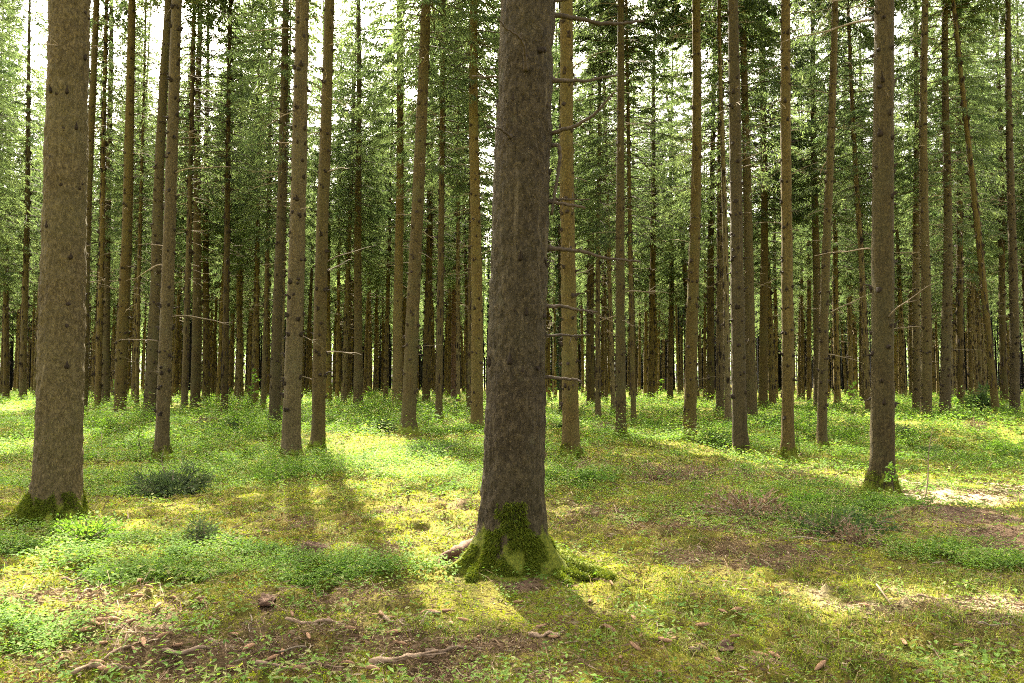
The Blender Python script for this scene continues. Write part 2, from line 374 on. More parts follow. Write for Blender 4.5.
# ------------------------------------------------------------------ trunks
def trunk_mesh(name, r, H, mats, nseg=20, nring=70, flare=.7, seed=0, knots=True, zstub=1.0, zmax=None, unit=False, stub_len=(.02, .07), flare_h=.22, lobes=None):
    """tapered trunk with root flare and whorls of short branch stubs; unit: radius 1 to be scaled by r"""
    rs = np.random.default_rng(seed)
    mb = MB()
    u = np.linspace(0, 1, nring)
    n1_ = int(nring*.72); z = np.concatenate([np.linspace(-.35, min(7, H*.3), n1_, endpoint=False), np.linspace(min(7, H*.3), H*.985, nring-n1_)])
    th = np.arange(nseg)/nseg*2*math.pi
    prof = np.clip((H - z)/(H-1.3), .02, 2)**.8
    nl = rs.integers(4, 7); ph = np.sort(rs.uniform(0, 2*math.pi, nl)); am = rs.uniform(.5, 1.3, nl)
    if lobes: ph, am, lw = [np.array(v) for v in zip(*lobes)]
    else: lw = np.full(nl, .36)
    lob = np.zeros(nseg)
    for p, a, lw_ in zip(ph, am, lw):
        d = np.angle(np.exp(1j*(th-p))); lob += a*np.exp(-(d/lw_)**2)
    zz = np.clip(z, -.12, None)
    fl = flare*np.exp(-np.clip(zz, 0, None)/flare_h)*np.where(zz < 0, 1.25, 1)
    rad = r*(prof[:, None]*(1 + .035*(vnoise3(np.cos(th)[None]*1.2+9+0*z[:, None], np.sin(th)[None]*1.2+0*z[:, None], z[:, None]*1.1+seed*3.1, 5)-.5)*2) + fl[:, None]*(.28+.9*lob[None, :]))
    if not unit:
        for sc_, am_ in ((26., .010), (60., .007), (9., .008)):
            rad = rad + am_*(vnoise3(np.cos(th)[None]*r*sc_+0*z[:, None], np.sin(th)[None]*r*sc_+0*z[:, None], z[:, None]*sc_*.5, 7+seed)-.5)*2*min(1., r/.2)
    wob = (rs.uniform(.02, .06) if r < .23 or unit else .015)*np.stack([np.sin(z*.35+seed), np.cos(z*.29+seed*2)], 1)*np.clip(z/6, 0, 1)[:, None]*(1 if not unit else 1/.17*.7)
    X = rad*np.cos(th)[None] + wob[:, :1]; Y = rad*np.sin(th)[None] + wob[:, 1:]
    V = np.stack([X, Y, np.broadcast_to(z[:, None], X.shape)], -1).reshape(-1, 3)
    i = np.arange(nring-1)[:, None]*nseg; j = np.arange(nseg)[None]; j2 = (j+1) % nseg
    Q = np.stack([i+j, i+j2, i+nseg+j2, i+nseg+j], -1).reshape(-1, 4)
    mb.add(V, Q)
    if knots:
        zc = zstub + rs.uniform(0, .4); zm = zmax or H*.6
        k = 1/.17 if unit else 1.
        while zc < zm:
            for a in rs.uniform(0, 2*math.pi, rs.integers(3, 6)):
                zk = zc + rs.uniform(-.06, .06)
                rr = np.interp(zk, z, rad.mean(1)); w = np.array([np.interp(zk, z, wob[:, 0]), np.interp(zk, z, wob[:, 1])])
                d = np.array([math.cos(a), math.sin(a)])
                L = rs.uniform(*stub_len)*k*(2.2 if rs.random() < .12 else 1)
                b = rs.uniform(.014, .028)*k*(r/.2 if not unit else 1)**.5
                dz = rs.uniform(-.02, .04)
                P = [[*(d*(rr-.015*k)+w), zk-dz*.5], [*(d*(rr+.006*k)+w), zk], [*(d*(rr+.35*L)+w), zk+dz], [*(d*(rr+L)+w), zk+dz*1.6]]
                # stubs are squashed in z for unit trunks so that they stay round after scaling
                kb = .36 if (not unit and r > .20) else .55 if unit else .8
                tube(mb, P, [b*2.7*kb, b*2.1*kb, b*.8*kb, b*.35*kb], 7, 1)
            zc += rs.uniform(.26, .50)
    me = mb.mesh(name, mats)
    me['rad'] = float(r)
    def surf(zk, a):
        ii = np.interp(zk, z, np.arange(nring)); k0 = int(ii)
        rr = np.interp(zk, z, rad[:, int(round(a/(2*math.pi)*nseg)) % nseg])
        return rr, np.array([np.interp(zk, z, wob[:, 0]), np.interp(zk, z, wob[:, 1])])
    return me, surf, (z, th, rad, wob)

# ------------------------------------------------------------------ spruce crowns
def shoot_quads(P, D, L, W, rs, droop=.0):
    """rhombic needle shoots: P base (n,3), D unit direction, L length, W width"""
    n = len(P)
    ref = rs.normal(size=(n, 3)); ref[:, 2] *= .5
    s = np.cross(D, ref); s /= np.linalg.norm(s, axis=1)[:, None]+1e-9
    tip = P + D*L[:, None]; tip[:, 2] -= droop*L
    mid = P + D*(L*.45)[:, None]; mid[:, 2] -= droop*L*.3
    V = np.stack([P, mid + s*W[:, None]*.5, tip, mid - s*W[:, None]*.5], 1).reshape(-1, 3)
    Q = np.arange(n*4).reshape(n, 4)
    return V, Q
def crown_mesh(name, zb, H, Rmax, seed, dens=1., dead_from=4.5, dead_n=46, spray=1., wide=1., rextra=0.):
    rs = np.random.default_rng(seed); mb = MB()
    z = zb; Pall, Dall, Lall, Wall, Aall, drp = [], [], [], [], [], []
    # live whorls
    while z < H-.25:
        t = (z-zb)/(H-zb)
        Lm = (Rmax + rextra*float(sstep(14, 17, np.array(z))))*(1-t)**.75*(.55+.45*min(1, t/.18)) + .12
        nb = rs.integers(4, 7)
        a0 = rs.uniform(0, 6.28)
        hi_ = float(sstep(15, 17.5, np.array(z)))
        for b in range(nb):
            if rs.random() > .93*dens: continue
            a = a0 + b*6.283/nb + rs.normal(0, .22); L = Lm*rs.uniform(.6, 1.15)
            d = np.array([math.cos(a), math.sin(a), 0]); e = np.array([-d[1], d[0], 0])
            s = np.linspace(0, 1, 7)
            up = rs.uniform(.15, .35)*(1.6*t) - .12*(1-t); sag = rs.uniform(.25, .6)*(1-t*.7)
            path = d[None]*(L*s)[:, None]; path[:, 2] = z + L*(up*s - sag*s**2*.9 + .25*sag*s**4) + rs.normal(0, .03)
            tube(mb, path, np.linspace(.012+.006*L, .003, 7), 3, 1, close=False)
            n = int(max(5, 15*L*(1+(spray-1)*hi_)))
            ss = rs.uniform(.22 if t < .7 else .05, 1, n)**.8
            base = np.stack([np.interp(ss, s, path[:, k]) for k in range(3)], 1)
            side = rs.choice([-1, 1], n)
            tl = (.42*L*(1-ss)+.16)*rs.uniform(.5, 1.15, n)
            ang = rs.uniform(.6, 1.15, n)
            td = d[None]*np.cos(ang)[:, None] + e[None]*(np.sin(ang)*side)[:, None]; td[:, 2] += rs.uniform(-.55, .05, n)
            td /= np.linalg.norm(td, axis=1)[:, None]
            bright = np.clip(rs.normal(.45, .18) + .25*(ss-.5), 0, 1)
            # each side twig carries several shoots
            for q in range(11):
                f = rs.uniform(0, 1, n); keep = rs.random(n) < np.clip(tl/.35, .35, 1)
                bp = base + td*(tl*f)[:, None]; bp[:, 2] -= .25*tl*f*f
                sd = td + rs.normal(0, .45, (n, 3)); sd[:, 2] -= .35; sd /= np.linalg.norm(sd, axis=1)[:, None]
                Pall.append(bp[keep]); Dall.append(sd[keep]); k_ = keep.sum()
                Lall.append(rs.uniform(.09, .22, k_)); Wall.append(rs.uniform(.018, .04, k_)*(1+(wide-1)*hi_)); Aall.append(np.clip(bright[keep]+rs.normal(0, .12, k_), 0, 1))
        z += rs.uniform(.30, .48)
    # leader
    k_ = 60; zz = rs.uniform(H-1.6, H, k_); a = rs.uniform(0, 6.28, k_)
    Dd = np.stack([np.cos(a), np.sin(a), rs.uniform(.2, 1, k_)], 1); Dd /= np.linalg.norm(Dd, axis=1)[:, None]
    Pall.append(np.stack([0*zz, 0*zz, zz], 1)); Dall.append(Dd); Lall.append(rs.uniform(.1, .3, k_)); Wall.append(rs.uniform(.03, .05, k_)); Aall.append(np.full(k_, .6))
    # sparse, half dead branches under the live crown
    z = dead_from
    for b in range(dead_n):
        zz = rs.uniform(dead_from, zb+2.); a = rs.uniform(0, 6.28); L = rs.uniform(.3, 1.7)*(.45+.55*(zz-dead_from)/(zb-dead_from+2))
        d = np.array([math.cos(a), math.sin(a), 0]); s = np.linspace(0, 1, 6)
        path = d[None]*(L*s)[:, None]; bend = rs.normal(0, .1); path[:, 0] -= d[1]*bend*s*s; path[:, 1] += d[0]*bend*s*s
        path[:, 2] = zz + L*(rs.uniform(-.25, .3)*s - rs.uniform(0, .35)*s*s)
        tube(mb, path, np.linspace(.011, .003, 6), 3, 2, close=False)
        for q in range(rs.integers(1, 5)):
            f = rs.uniform(.3, .95); bp = np.array([np.interp(f, s, path[:, k]) for k in range(3)])
            sd = d + rs.normal(0, .6, 3); sd /= np.linalg.norm(sd); l2 = L*rs.uniform(.15, .35)
            tube(mb, np.stack([bp, bp+sd*l2*.5, bp+sd*l2+np.array([0, 0, -.05*l2])]), [.006, .004, .002], 3, 2, close=False)
        if zz > zb-3.0 and rs.random() < .5:
            n = int(10*L)+2; f = rs.uniform(.4, 1, n); bp = np.stack([np.interp(f, s, path[:, k]) for k in range(3)], 1)
            sd = d[None]+rs.normal(0, .7, (n, 3)); sd[:, 2] -= .4; sd /= np.linalg.norm(sd, axis=1)[:, None]
            Pall.append(bp); Dall.append(sd); Lall.append(rs.uniform(.08, .2, n)); Wall.append(rs.uniform(.02, .04, n)); Aall.append(np.clip(rs.normal(.5, .2, n), 0, 1))
    P = np.concatenate(Pall); D = np.concatenate(Dall); L = np.concatenate(Lall); W = np.concatenate(Wall); A = np.concatenate(Aall)
    V, Q = shoot_quads(P, D, L, W, rs, .2)
    return mb, V, A
def crown_build(data, keep=None):
    mb0, V, A = data
    mb = MB(); mb.V, mb.Q, mb.T, mb.qm, mb.tm, mb.A, mb.n = list(mb0.V), list(mb0.Q), list(mb0.T), list(mb0.qm), list(mb0.tm), list(mb0.A), mb0.n
    if keep is not None: V = V.reshape(-1, 4, 3)[keep].reshape(-1, 3); A = A[keep]
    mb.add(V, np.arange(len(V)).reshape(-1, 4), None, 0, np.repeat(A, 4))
    return mb.mesh('crown', [M_needle, M_dead, M_twig], smooth=False)

CROWN = {}
def crown(zb, idx, dens):
    key = (zb, idx, dens)
    if key not in CROWN:
        d = crown_mesh('crown', zb, 28.5, 2.4 + .35*(idx % 3)                        , 100+zb*10+idx, dens, spray=1.6 if dens > 1 else 1., wide=1.6 if dens > 1 else 1., rextra=.9 if dens > 1 else 0.)  # densest crowns get extra high foliage, added above the view to block sun
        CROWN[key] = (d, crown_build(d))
    return CROWN[key]
# where the canopy is open towards the sun: gaps given by the ground they light (photo px of the patch, radii in m, openness)
GAPS = [((362, 448), .9, 1.9, 1), ((395, 480), .6, 1.3, 1), ((420, 512), .42, .8, 1), ((440, 540), .36, .5, .9), ((90, 440), 1.6, 1.8, 1), ((35, 452), 1.6, 1.6, 1), ((120, 424), 3.0, 2.6, .9), ((15, 490), .9, .8, .9),
        ((100, 478), .9, .7, .8), ((95, 602), .42, .30, 1), ((70, 616), .3, .2, .9), ((5, 600), .4, .3, .8), ((945, 482), 1.7, .8, 1), ((985, 500), 1.0, .6, 1), ((1015, 480), 1.2, .8, 1), ((860, 474), 1.3, .9, .9), ((820, 452), 2.0, 1.8, .9),
        ((760, 436), 2.0, 2.0, .8), ((650, 410), 3.0, 3.5, .8), ((505, 415), 2.0, 2.3, 1), ((620, 452), 1.0, .8, .7), ((885, 600), .75, .33, 1), ((1005, 605), .6, .3, 1), ((925, 640), .5, .22, .7), ((600, 590), .5, .28, .8), ((272, 520), .18, .9, .9),
        ((430, 590), .4, .22, .6), ((740, 470), .9, .7, .7), ((960, 440), 2.5, 2.6, .8), ((995, 532), .8, .35, .6), ((540, 620), .5, .25, .5), ((270, 655), .8, .22, .55), ((760, 655), .8, .25, .5), ((150, 640), .5, .2, .6), ((640, 640), .5, .2, .5), ((420, 640), .4, .2, .5), ((190, 520), .5, .4, .7), ((650, 500), .8, .6, .6), ((20, 540), .6, .3, .6), ((700, 610), .5, .25, .5), ((230, 556), .7, .2, .45), ((330, 565), .6, .2, .45), ((560, 480), .5, .6, .6), ((300, 432), 2.0, 2.0, .6), ((450, 425), 1.5, 1.6, .7), ((190, 455), 1.2, 1.0, .6), ((870, 640), .5, .2, .5), ((780, 560), .5, .2, .4)]
GAPC = [ground_at(*g[0]) for g in GAPS]
def openness(x, y):
    o = np.zeros_like(x)
    nz = (noise2(x, y, .55, 91, 3)-.5)*1.3
    for c, (_, rx, ry, w) in zip(GAPC, GAPS):
        k_ = 1.6 if c[1] < 9 else 1.25; d = np.sqrt(((x-c[0])/(rx*k_))**2+((y-c[1])/(ry*k_))**2)
        o = np.maximum(o, w*(1-sstep(.75, 1.15, d+nz)))
    fl = .85*sstep(.535, .575, noise2(x, y, .62, 93, 3) - .05*sstep(14, 22, y) + .03*(1-sstep(6, 9, y)))*(y < 45)
    return np.maximum(o, fl)
UTR = []
for k in range(7):
    me, sf, _ = trunk_mesh('trunk', 1.0, 28.5, [M_bark, M_knot], 14, 48, .8, 40+k, True, 1.0, unit=True, stub_len=(.03, .09))
    UTR.append(me)
DEADB = []
def dead_branch_mesh(seed, L):
    rs = np.random.default_rng(seed); mb = MB(); s = np.linspace(0, 1, 9)
    path = np.stack([L*s, .06*L*np.sin(s*4+rs.uniform(0, 6))*s, L*(rs.uniform(-.1, .35)*s - rs.uniform(0, .3)*s*s) + .012*L*np.sin(s*9)], 1)
    tube(mb, path, np.linspace(.015, .004, 9), 5, 0)
    for q in range(rs.integers(2, 6)):
        f = rs.uniform(.25, .95); bp = np.array([np.interp(f, s, path[:, k]) for k in range(3)])
        sd = np.array([1, 0, 0])*.7 + rs.normal(0, .5, 3); sd /= np.linalg.norm(sd); l2 = L*rs.uniform(.12, .35)
        tube(mb, np.stack([bp, bp+sd*l2*.5+rs.normal(0, .01, 3), bp+sd*l2]), [.006, .0045, .002], 4, 0)
    return mb.mesh('dead_branch', [M_twig])
for k in range(6): DEADB.append(dead_branch_mesh(300+k, .55+.16*k))

# filler trees further back, kept off the traced ones on screen
def rad_px(t): return t.r*F/max(t.D, 1)
spots = [(t.x, t.y) for t in trees]
def screen_iv(x, y, r): 
    u = CX + F*x/y; w = F*r/y; return u-w, u+w
cover = [(screen_iv(t.x, t.y, t.r), t.y) for t in trees]
def visible_frac(x, y, r):
    a, b = screen_iv(x, y, r); pts = np.linspace(a, b, 9); vis = np.ones(9, bool)
    for (c, d), yy in cover:
        if yy < y: vis &= ~((pts > c-.3) & (pts < d+.3))
    return vis.mean()
NFILL = 243
cands = []
tries = 0
while len(cands) < NFILL and tries < 60000:
    tries += 1
    D = 27 + (106-27)*RNG.random()**.62
    x = D*math.tan(R(37))*RNG.uniform(-1, 1)
    r = RNG.uniform(.105, .195)
    forced = len(cands) < 20
    if forced:
        lo_, hi_ = [(60, 190), (60, 190), (60, 190), (60, 190), (60, 190), (225, 300), (225, 300), (225, 300), (310, 420), (420, 510), (420, 510), (420, 510), (560, 634), (560, 634), (560, 634), (560, 634), (692, 770), (840, 900), (840, 900), (940, 1020)][len(cands)]
        D = RNG.uniform(26, 48); x = D*(RNG.uniform(lo_, hi_)-CX)/F; r = RNG.uniform(.095, .13)
    if any((x-a)**2 + (D-b)**2 < 2.3**2 for a, b in spots): continue
    inframe = abs(x/D) < .70
    if D < 40 and inframe and any(abs((c+d)/2 - (CX+F*x/D)) < (5 if forced else 9) for (c, d), yy in cover if yy < 45): continue
    if abs(CX+F*x/D - 672) < 16 and D < 72: continue          # the open aisle
    ux = CX+F*x/D
    if (636 < ux < 688 and D < 62): continue
    if inframe and visible_frac(x, D, r) < .4: continue
    t = T(); t.x, t.y, t.D, t.r = x, D, D, r; t.traced = False; t.kind = ''; t.handle = ''; t.label = None
    t.cb = int(RNG.choice([7, 8, 9, 10])); t.H = RNG.uniform(25, 31); t.lean = RNG.normal(0, .018); t.w = 2*r*F/D
    spots.append((x, D)); cands.append(t)
    cover.append((screen_iv(x, D, r), D))
trees += cands

ordinal = ['first', 'second', 'third', 'fourth', 'fifth', 'sixth', 'seventh', 'eighth', 'ninth', 'tenth', 'eleventh', 'twelfth', 'thirteenth', 'fourteenth',
           'fifteenth', 'sixteenth', 'seventeenth', 'eighteenth', 'nineteenth', 'twentieth'] + ['%dth' % i for i in range(21, 80)]
marks = sorted([t for t in trees if t.handle], key=lambda t: t.x/t.y)
rest = sorted([t for t in trees if not t.handle], key=lambda t: t.x/t.y)
for i in range(-1, len(marks)):
    lo = marks[i].x/marks[i].y if i >= 0 else -9; hi = marks[i+1].x/marks[i+1].y if i+1 < len(marks) else 9
    g = [t for t in rest if lo <= t.x/t.y < hi]
    n = len(g)
    for j, t in enumerate(g):
        if t.traced: continue
        if i < 0: t.label = 'far slim spruce, %s trunk past %s counting away from it' % (ordinal[n-1-j], marks[0].handle)
        elif i+1 >= len(marks): t.label = 'far slim spruce, %s trunk past %s counting away from it' % (ordinal[j], marks[-1].handle)
        elif j < (n+1)//2: t.label = 'far slim spruce, %s trunk from %s towards %s' % (ordinal[j], marks[i].handle, marks[i+1].handle)
        else: t.label = 'far slim spruce, %s trunk from %s towards %s' % (ordinal[n-1-j], marks[i+1].handle, marks[i].handle)

GROUPT = 'spruce trees of the forest'
NUNI = []
central = None
for k, t in enumerate(trees):
    rs = np.random.default_rng(1000+k)
    zb = h1(t.x, t.y) - .02
    t.z = zb
    name = 'pine_tree' if t.kind == 'pine' else 'spruce_tree'
    root = bpy.data.objects.new(name, None); COL.objects.link(root)
    root.empty_display_size = .3
    lean_y = rs.normal(0, .006)
    up = Vector((t.lean, lean_y, 1)).normalized()
    q = Vector((0, 0, 1)).rotation_difference(up)
    rz = 0.0 if t.kind == 'big' else rs.uniform(0, 6.28)
    root.rotation_mode = 'QUATERNION'; root.rotation_quaternion = q @ Quaternion((0, 0, 1), rz)
    root.location = (t.x, t.y, zb)
    tag(root, t.label, 'pine tree' if t.kind == 'pine' else 'spruce tree', GROUPT)
    t.root = root
    hs = t.H/28.5
    bark = M_bark
    if t.kind == 'pine': bark = M_bark_red
    if k == 1: bark = M_bark_central
    if t.traced and t.w >= 9:
        big = t.kind == 'big'
        fl = {0: 1.0, 1: .66}.get(k, rs.uniform(.5, .9))
        me, sf, raw = trunk_mesh('trunk', t.r, t.H, [bark, M_knot], 112 if big else 28, 520 if big else 150, fl, 500+k, True, 1.4 if big else .8,
                            zmax=8 if big else t.H*.55, stub_len=(.006, .022) if big else (.03, .10), flare_h=.16 if big else .2, lobes={1: [(-.25, 1.5, .30), (3.35, 1.25, .28), (-1.62, .75, .5), (-2.3, .5, .2), (1.2, 1., .35), (2.2, .9, .3)], 0: [(3.4, 1.5, .35), (-.3, .9, .3), (-1.2, .7, .35), (1.3, 1., .4)]}.get(k))
        t.surf, t.raw = sf, raw
        tr = obj('trunk', me, root)
    else:
        me = UTR[k % len(UTR)]
        if bark is not M_bark:
            me = me.copy(); me.materials.clear(); me.materials.append(bark); me.materials.append(M_knot)
        tr = obj('trunk', me, root); tr.scale = (t.r, t.r, hs)
        t.surf = None
    t.trunk = tr
    tr['tone'] = float({0: .90, 1: .78}.get(k, {'the dark stout spruce': .56, 'the orange-brown spruce': 1.3, 'the smooth straight spruce': 1.15}.get(t.handle, rs.uniform(.55, .95) if t.traced else rs.uniform(.8, 1.4))))  # the dark stout trunk's low tone puts its shade into the bark colour
    cbk = {12: 11}.get(t.cb, t.cb)
    upx = CX + F*t.x/t.y; bare = t.D < 28 and not (t.D > 18 and 190 < upx < 505)
    dat, shared = crown(cbk if not bare else 14 if t.D < 22 else 17, int(rs.integers(0, 3)), 1.05 if t.D < 32 else 1. if t.D < 50 else .92)
    cr = obj('crown', shared, root)
    sxy = rs.uniform(.85, 1.1)*(t.r/.17)**.3
    sxy *= 1.10 if t.D > 28 else 1.
    cr.scale = (sxy, sxy, hs); cra = rs.uniform(0, 6.28); cr.rotation_euler = (0, 0, cra)
    if t.D < 75:                                            # open this crown where a sun gap passes through it
        Vc = dat[1].reshape(-1, 4, 3).mean(1)*np.array([sxy, sxy, hs])
        Vc = np.stack([Vc[:, 0]*math.cos(cra)-Vc[:, 1]*math.sin(cra), Vc[:, 0]*math.sin(cra)+Vc[:, 1]*math.cos(cra), Vc[:, 2]], 1)
        Mr = np.array(root.rotation_quaternion.to_matrix()); Wc = Vc @ Mr.T + np.array([t.x, t.y, zb])
        zg = 0.1
        for _ in range(2):
            sI = (Wc[:, 2]-zg)/SUN_DIR[2]; hx = Wc[:, 0]-SUN_DIR[0]*sI; hy = Wc[:, 1]-SUN_DIR[1]*sI; zg = h(hx, hy)
        op = np.where((hy > 2.2) & (hy < 45), openness(hx, hy), 0)
        cut = rs.random(len(op)) < op
        if cut.mean() > .012: cr.data = crown_build(dat, ~cut); NUNI.append(k)
    # a few visible dead branches on the nearer trunks
    if t.traced and 9 <= t.w < 40 and t.D < 32:
        for b in range(int(rs.integers(3, 7))):
            zz = rs.uniform(1.2, min(1.5+.5*t.D, 8.5)); a = rs.uniform(0, 6.28)
            rr, w = t.surf(zz, a)
            o = obj('dead_branch', DEADB[int(rs.integers(0, 6))], root)
            o.location = ((rr-.02)*math.cos(a)+w[0], (rr-.02)*math.sin(a)+w[1], zz); o.rotation_euler = (rs.uniform(-.4, .4), rs.uniform(-.35, .2), a)
            s_ = rs.uniform(.6, 1.2); o.scale = (s_, s_, s_)

print('unique crowns', len(NUNI), 'trees', len(trees))
# ------------------------------------------------------------------ the central spruce's own branches, roots and moss
bpy.context.view_layer.update()
ct = trees[1]; croot = ct.root
cinv = croot.matrix_world.inverted()
def to_local(p): return np.array(cinv @ Vector(p))
BR = [ # pixel path, start radius px, end radius px, depth drift
 ([(549, 14), (560, 16), (580, 19), (605, 24), (625, 23), (644, 21)], 2.2, 1.0, .25),
 ([(546, 5), (556, 1), (568, -1), (578, -8)], 1.6, .9, -.1),
 ([(550, 80), (570, 81), (590, 81), (603, 77), (618, 76)], 1.7, .7, .2),
 ([(546, 135), (556, 132), (575, 126), (592, 117), (604, 104), (615, 92)], 1.8, .7, -.25),
 ([(549, 145), (556, 145), (560, 146), (559, 165), (556, 185), (551, 215)], 1.7, 1.2, -.05),
 ([(546, 200), (560, 199), (575, 200), (590, 199)], 1.2, .5, .1),
 ([(546, 202), (558, 203), (572, 205), (586, 208)], 1.6, .9, -.2),
 ([(547, 248), (565, 249), (585, 252), (605, 258), (622, 260), (640, 261)], 1.7, .8, .15),
 ([(544, 306), (560, 306), (580, 310), (597, 312)], 1.5, .8, .1),
 ([(544, 336), (560, 335), (575, 336), (590, 335)], 1.2, .6, .3),
 ([(542, 377), (555, 378), (570, 379), (582, 381)], 1.5, .8, -.1),
 ([(526, 70), (525, 55), (523, 43), (516, 34), (507, 29), (498, 18)], 1.3, .5, -.45),
 ([(511, 137), (505, 132), (498, 128), (487, 127)], 1.2, .5, -.2),
 ([(510, 77), (500, 77), (486, 77), (472, 76)], 1.0, .7, .2),
]
for bi, (pp, r0, r1, dr) in enumerate(BR):
    n = len(pp)
    P = []
    for i, (px, py) in enumerate(pp):
        d = ct.D + dr*i/(n-1)
        if bi in (11, 12): d = ct.D - ct.r*.93 + dr*i/(n-1)*.8
        P.append(to_local(at_depth(px, py, d)))
    P = np.array(P)
    # finer path with slight kinks
    s = np.linspace(0, 1, n); s2 = np.linspace(0, 1, 4*n)
    P2 = np.stack([np.interp(s2, s, P[:, k]) for k in range(3)], 1); P2[1:-1] = (P2[:-2]+P2[1:-1]*2+P2[2:])/4
    rs = np.random.default_rng(60+bi); P2 += rs.normal(0, .003, P2.shape)
    mb = MB(); rad = np.interp(s2, [0, .06, .1, 1], [r0*2.0, r0*1.25, r0, r1])*ct.D/F*1.3
    tube(mb, P2, rad, 7, 0)
    for q in range(4):
        f = rs.uniform(.3, .95); bp = np.array([np.interp(f, s2, P2[:, k]) for k in range(3)])
        sd = (P2[-1]-P2[0])/np.linalg.norm(P2[-1]-P2[0]) + rs.normal(0, .7, 3); sd /= np.linalg.norm(sd)
        tube(mb, np.stack([bp, bp+sd*rs.uniform(.03, .10)]), [.004, .0015], 4, 0)
    obj('dead_branch', mb.mesh('dead_branch', [M_dead]), croot)

M_mossbark = bark_mat('mossy_root', (.06, .042, .022), (.13, .09, .05), (.3, .25, .18), 9., 1., 1., .9, .2)
M_redroot = plain_mat('bare_red_root', (.08, .044, .028), (.15, .088, .055), 60, .6)
ROOTS = [
 ([(484, 575), (492, 570), (503, 565), (518, 563), (535, 562), (548, 566), (562, 573), (578, 579), (590, 581)], 4.6, 2.4, M_mossbark),
 ([(548, 566), (553, 572), (562, 580), (569, 586)], 2.6, 1.6, M_mossbark),
 ([(478, 548), (466, 551), (454, 556), (441, 563)], 7, 3.5, M_redroot),
 ([(540, 545), (560, 560), (575, 568), (600, 577), (612, 581)], 8, 2.5, M_mossbark),
 ([(488, 560), (478, 572), (470, 583)], 6, 3, M_mossbark),
]
for pp, r0, r1, mm in ROOTS:
    n = len(pp); P = []
    for i, (px, py) in enumerate(pp):
        g = ground_at(px, py); rr = np.interp(i/(n-1), [0, 1], [r0, r1])*ct.D/F
        # roots lie on the ground, half sunk
        g = np.array([g[0], g[1], h1(g[0], g[1]) + .8*rr])
        P.append(g)
    P = np.array(P); s = np.linspace(0, 1, n); s2 = np.linspace(0, 1, 5*n)
    P2 = np.stack([np.interp(s2, s, P[:, k]) for k in range(3)], 1)
    for _ in range(2): P2[1:-1] = (P2[:-2]+P2[1:-1]*2+P2[2:])/4
    P2 = np.array([to_local(p) for p in P2])
    mb = MB(); rad = np.interp(s2, [0, 1], [r0, r1])*ct.D/F*(1+.15*np.sin(s2*23))
    tube(mb, P2, rad, 10, 0)
    Vr = mb.V[0]; nv = np.stack([vnoise3(Vr[:, 0]*25+q*9, Vr[:, 1]*25, Vr[:, 2]*25, 3)-.5 for q in range(3)], 1); mb.V[0] = Vr + nv*.022
    ro = obj('root', mb.mesh('root', [mm]), croot)
    if mm is M_mossbark:
        rs = np.random.default_rng(int(r0*10)); k_ = 5200; ii = rs.integers(0, len(P2), k_); Dd = rs.normal(0, 1, (k_, 3)); Dd[:, 2] = np.abs(Dd[:, 2]); Dd /= np.linalg.norm(Dd, axis=1)[:, None]
        Pm = P2[ii] + rs.normal(0, .008, (k_, 3)) + Dd*rad[ii][:, None]*.92
        V, Q = shoot_quads(Pm, Dd*.6+rs.normal(0, .35, (k_, 3)), rs.uniform(.012, .028, k_), rs.uniform(.005, .010, k_), rs, .2)
        m2 = MB(); m2.add(V, Q, None, 0, np.repeat(np.clip(rs.normal(.4, .25, k_), 0, .87), 4)); obj('moss', m2.mesh('moss', [M_trunkmoss], False), ro)

def moss_sleeve(t, n, zmax, seed, aim=None):
    """short moss fronds on the trunk's flare, a sub-part of the trunk"""
    rs = np.random.default_rng(seed); z, th, rad, wob = t.raw
    zz = zmax*rs.random(n)**1.5; aa = rs.uniform(0, 2*math.pi, n)
    lim = zmax*(.35+.9*vnoise3(np.cos(aa)*1.6+7, np.sin(aa)*1.6, 0*aa, seed)) 
    if aim is not None: lim = lim*(.42+.75*np.exp(-(np.angle(np.exp(1j*(aa-aim)))/.62)**4))*(.8+.5*vnoise3(np.cos(aa)*9, np.sin(aa)*9, 0*aa, seed+8))
    keep = (zz < lim) & (vnoise3(np.cos(aa)*5, np.sin(aa)*5, zz*9, seed+3) > .40)
    zz, aa = zz[keep], aa[keep]; n = len(zz)
    ia = (aa/(2*math.pi)*len(th)).astype(int) % len(th); iz = np.clip(np.searchsorted(z, zz), 1, len(z)-1)
    f = (zz-z[iz-1])/(z[iz]-z[iz-1]); rr = rad[iz-1, ia]*(1-f)+rad[iz, ia]*f
    d = np.stack([np.cos(aa), np.sin(aa), 0*aa], 1)
    P = d*(rr-.003)[:, None]; P[:, 2] = zz
    D = d + rs.normal(0, .5, (n, 3)); D[:, 2] += .1; D /= np.linalg.norm(D, axis=1)[:, None]
    V, Q = shoot_quads(P, D, rs.uniform(.016, .042, n), rs.uniform(.006, .012, n), rs, .3)
    mb = MB(); mb.add(V, Q, None, 0, np.repeat(np.clip(rs.normal(.5, .25, n), 0, .93), 4))
    return obj('moss', mb.mesh('moss', [M_trunkmoss], False), t.trunk)
moss_sleeve(trees[1], 42000, .50, 5, -math.pi/2)
moss_sleeve(trees[0], 20000, .34, 6)
for t in trees[2:57]:
    if t.surf is not None and t.D < 20: moss_sleeve(t, 5000, .30, int(t.bx))

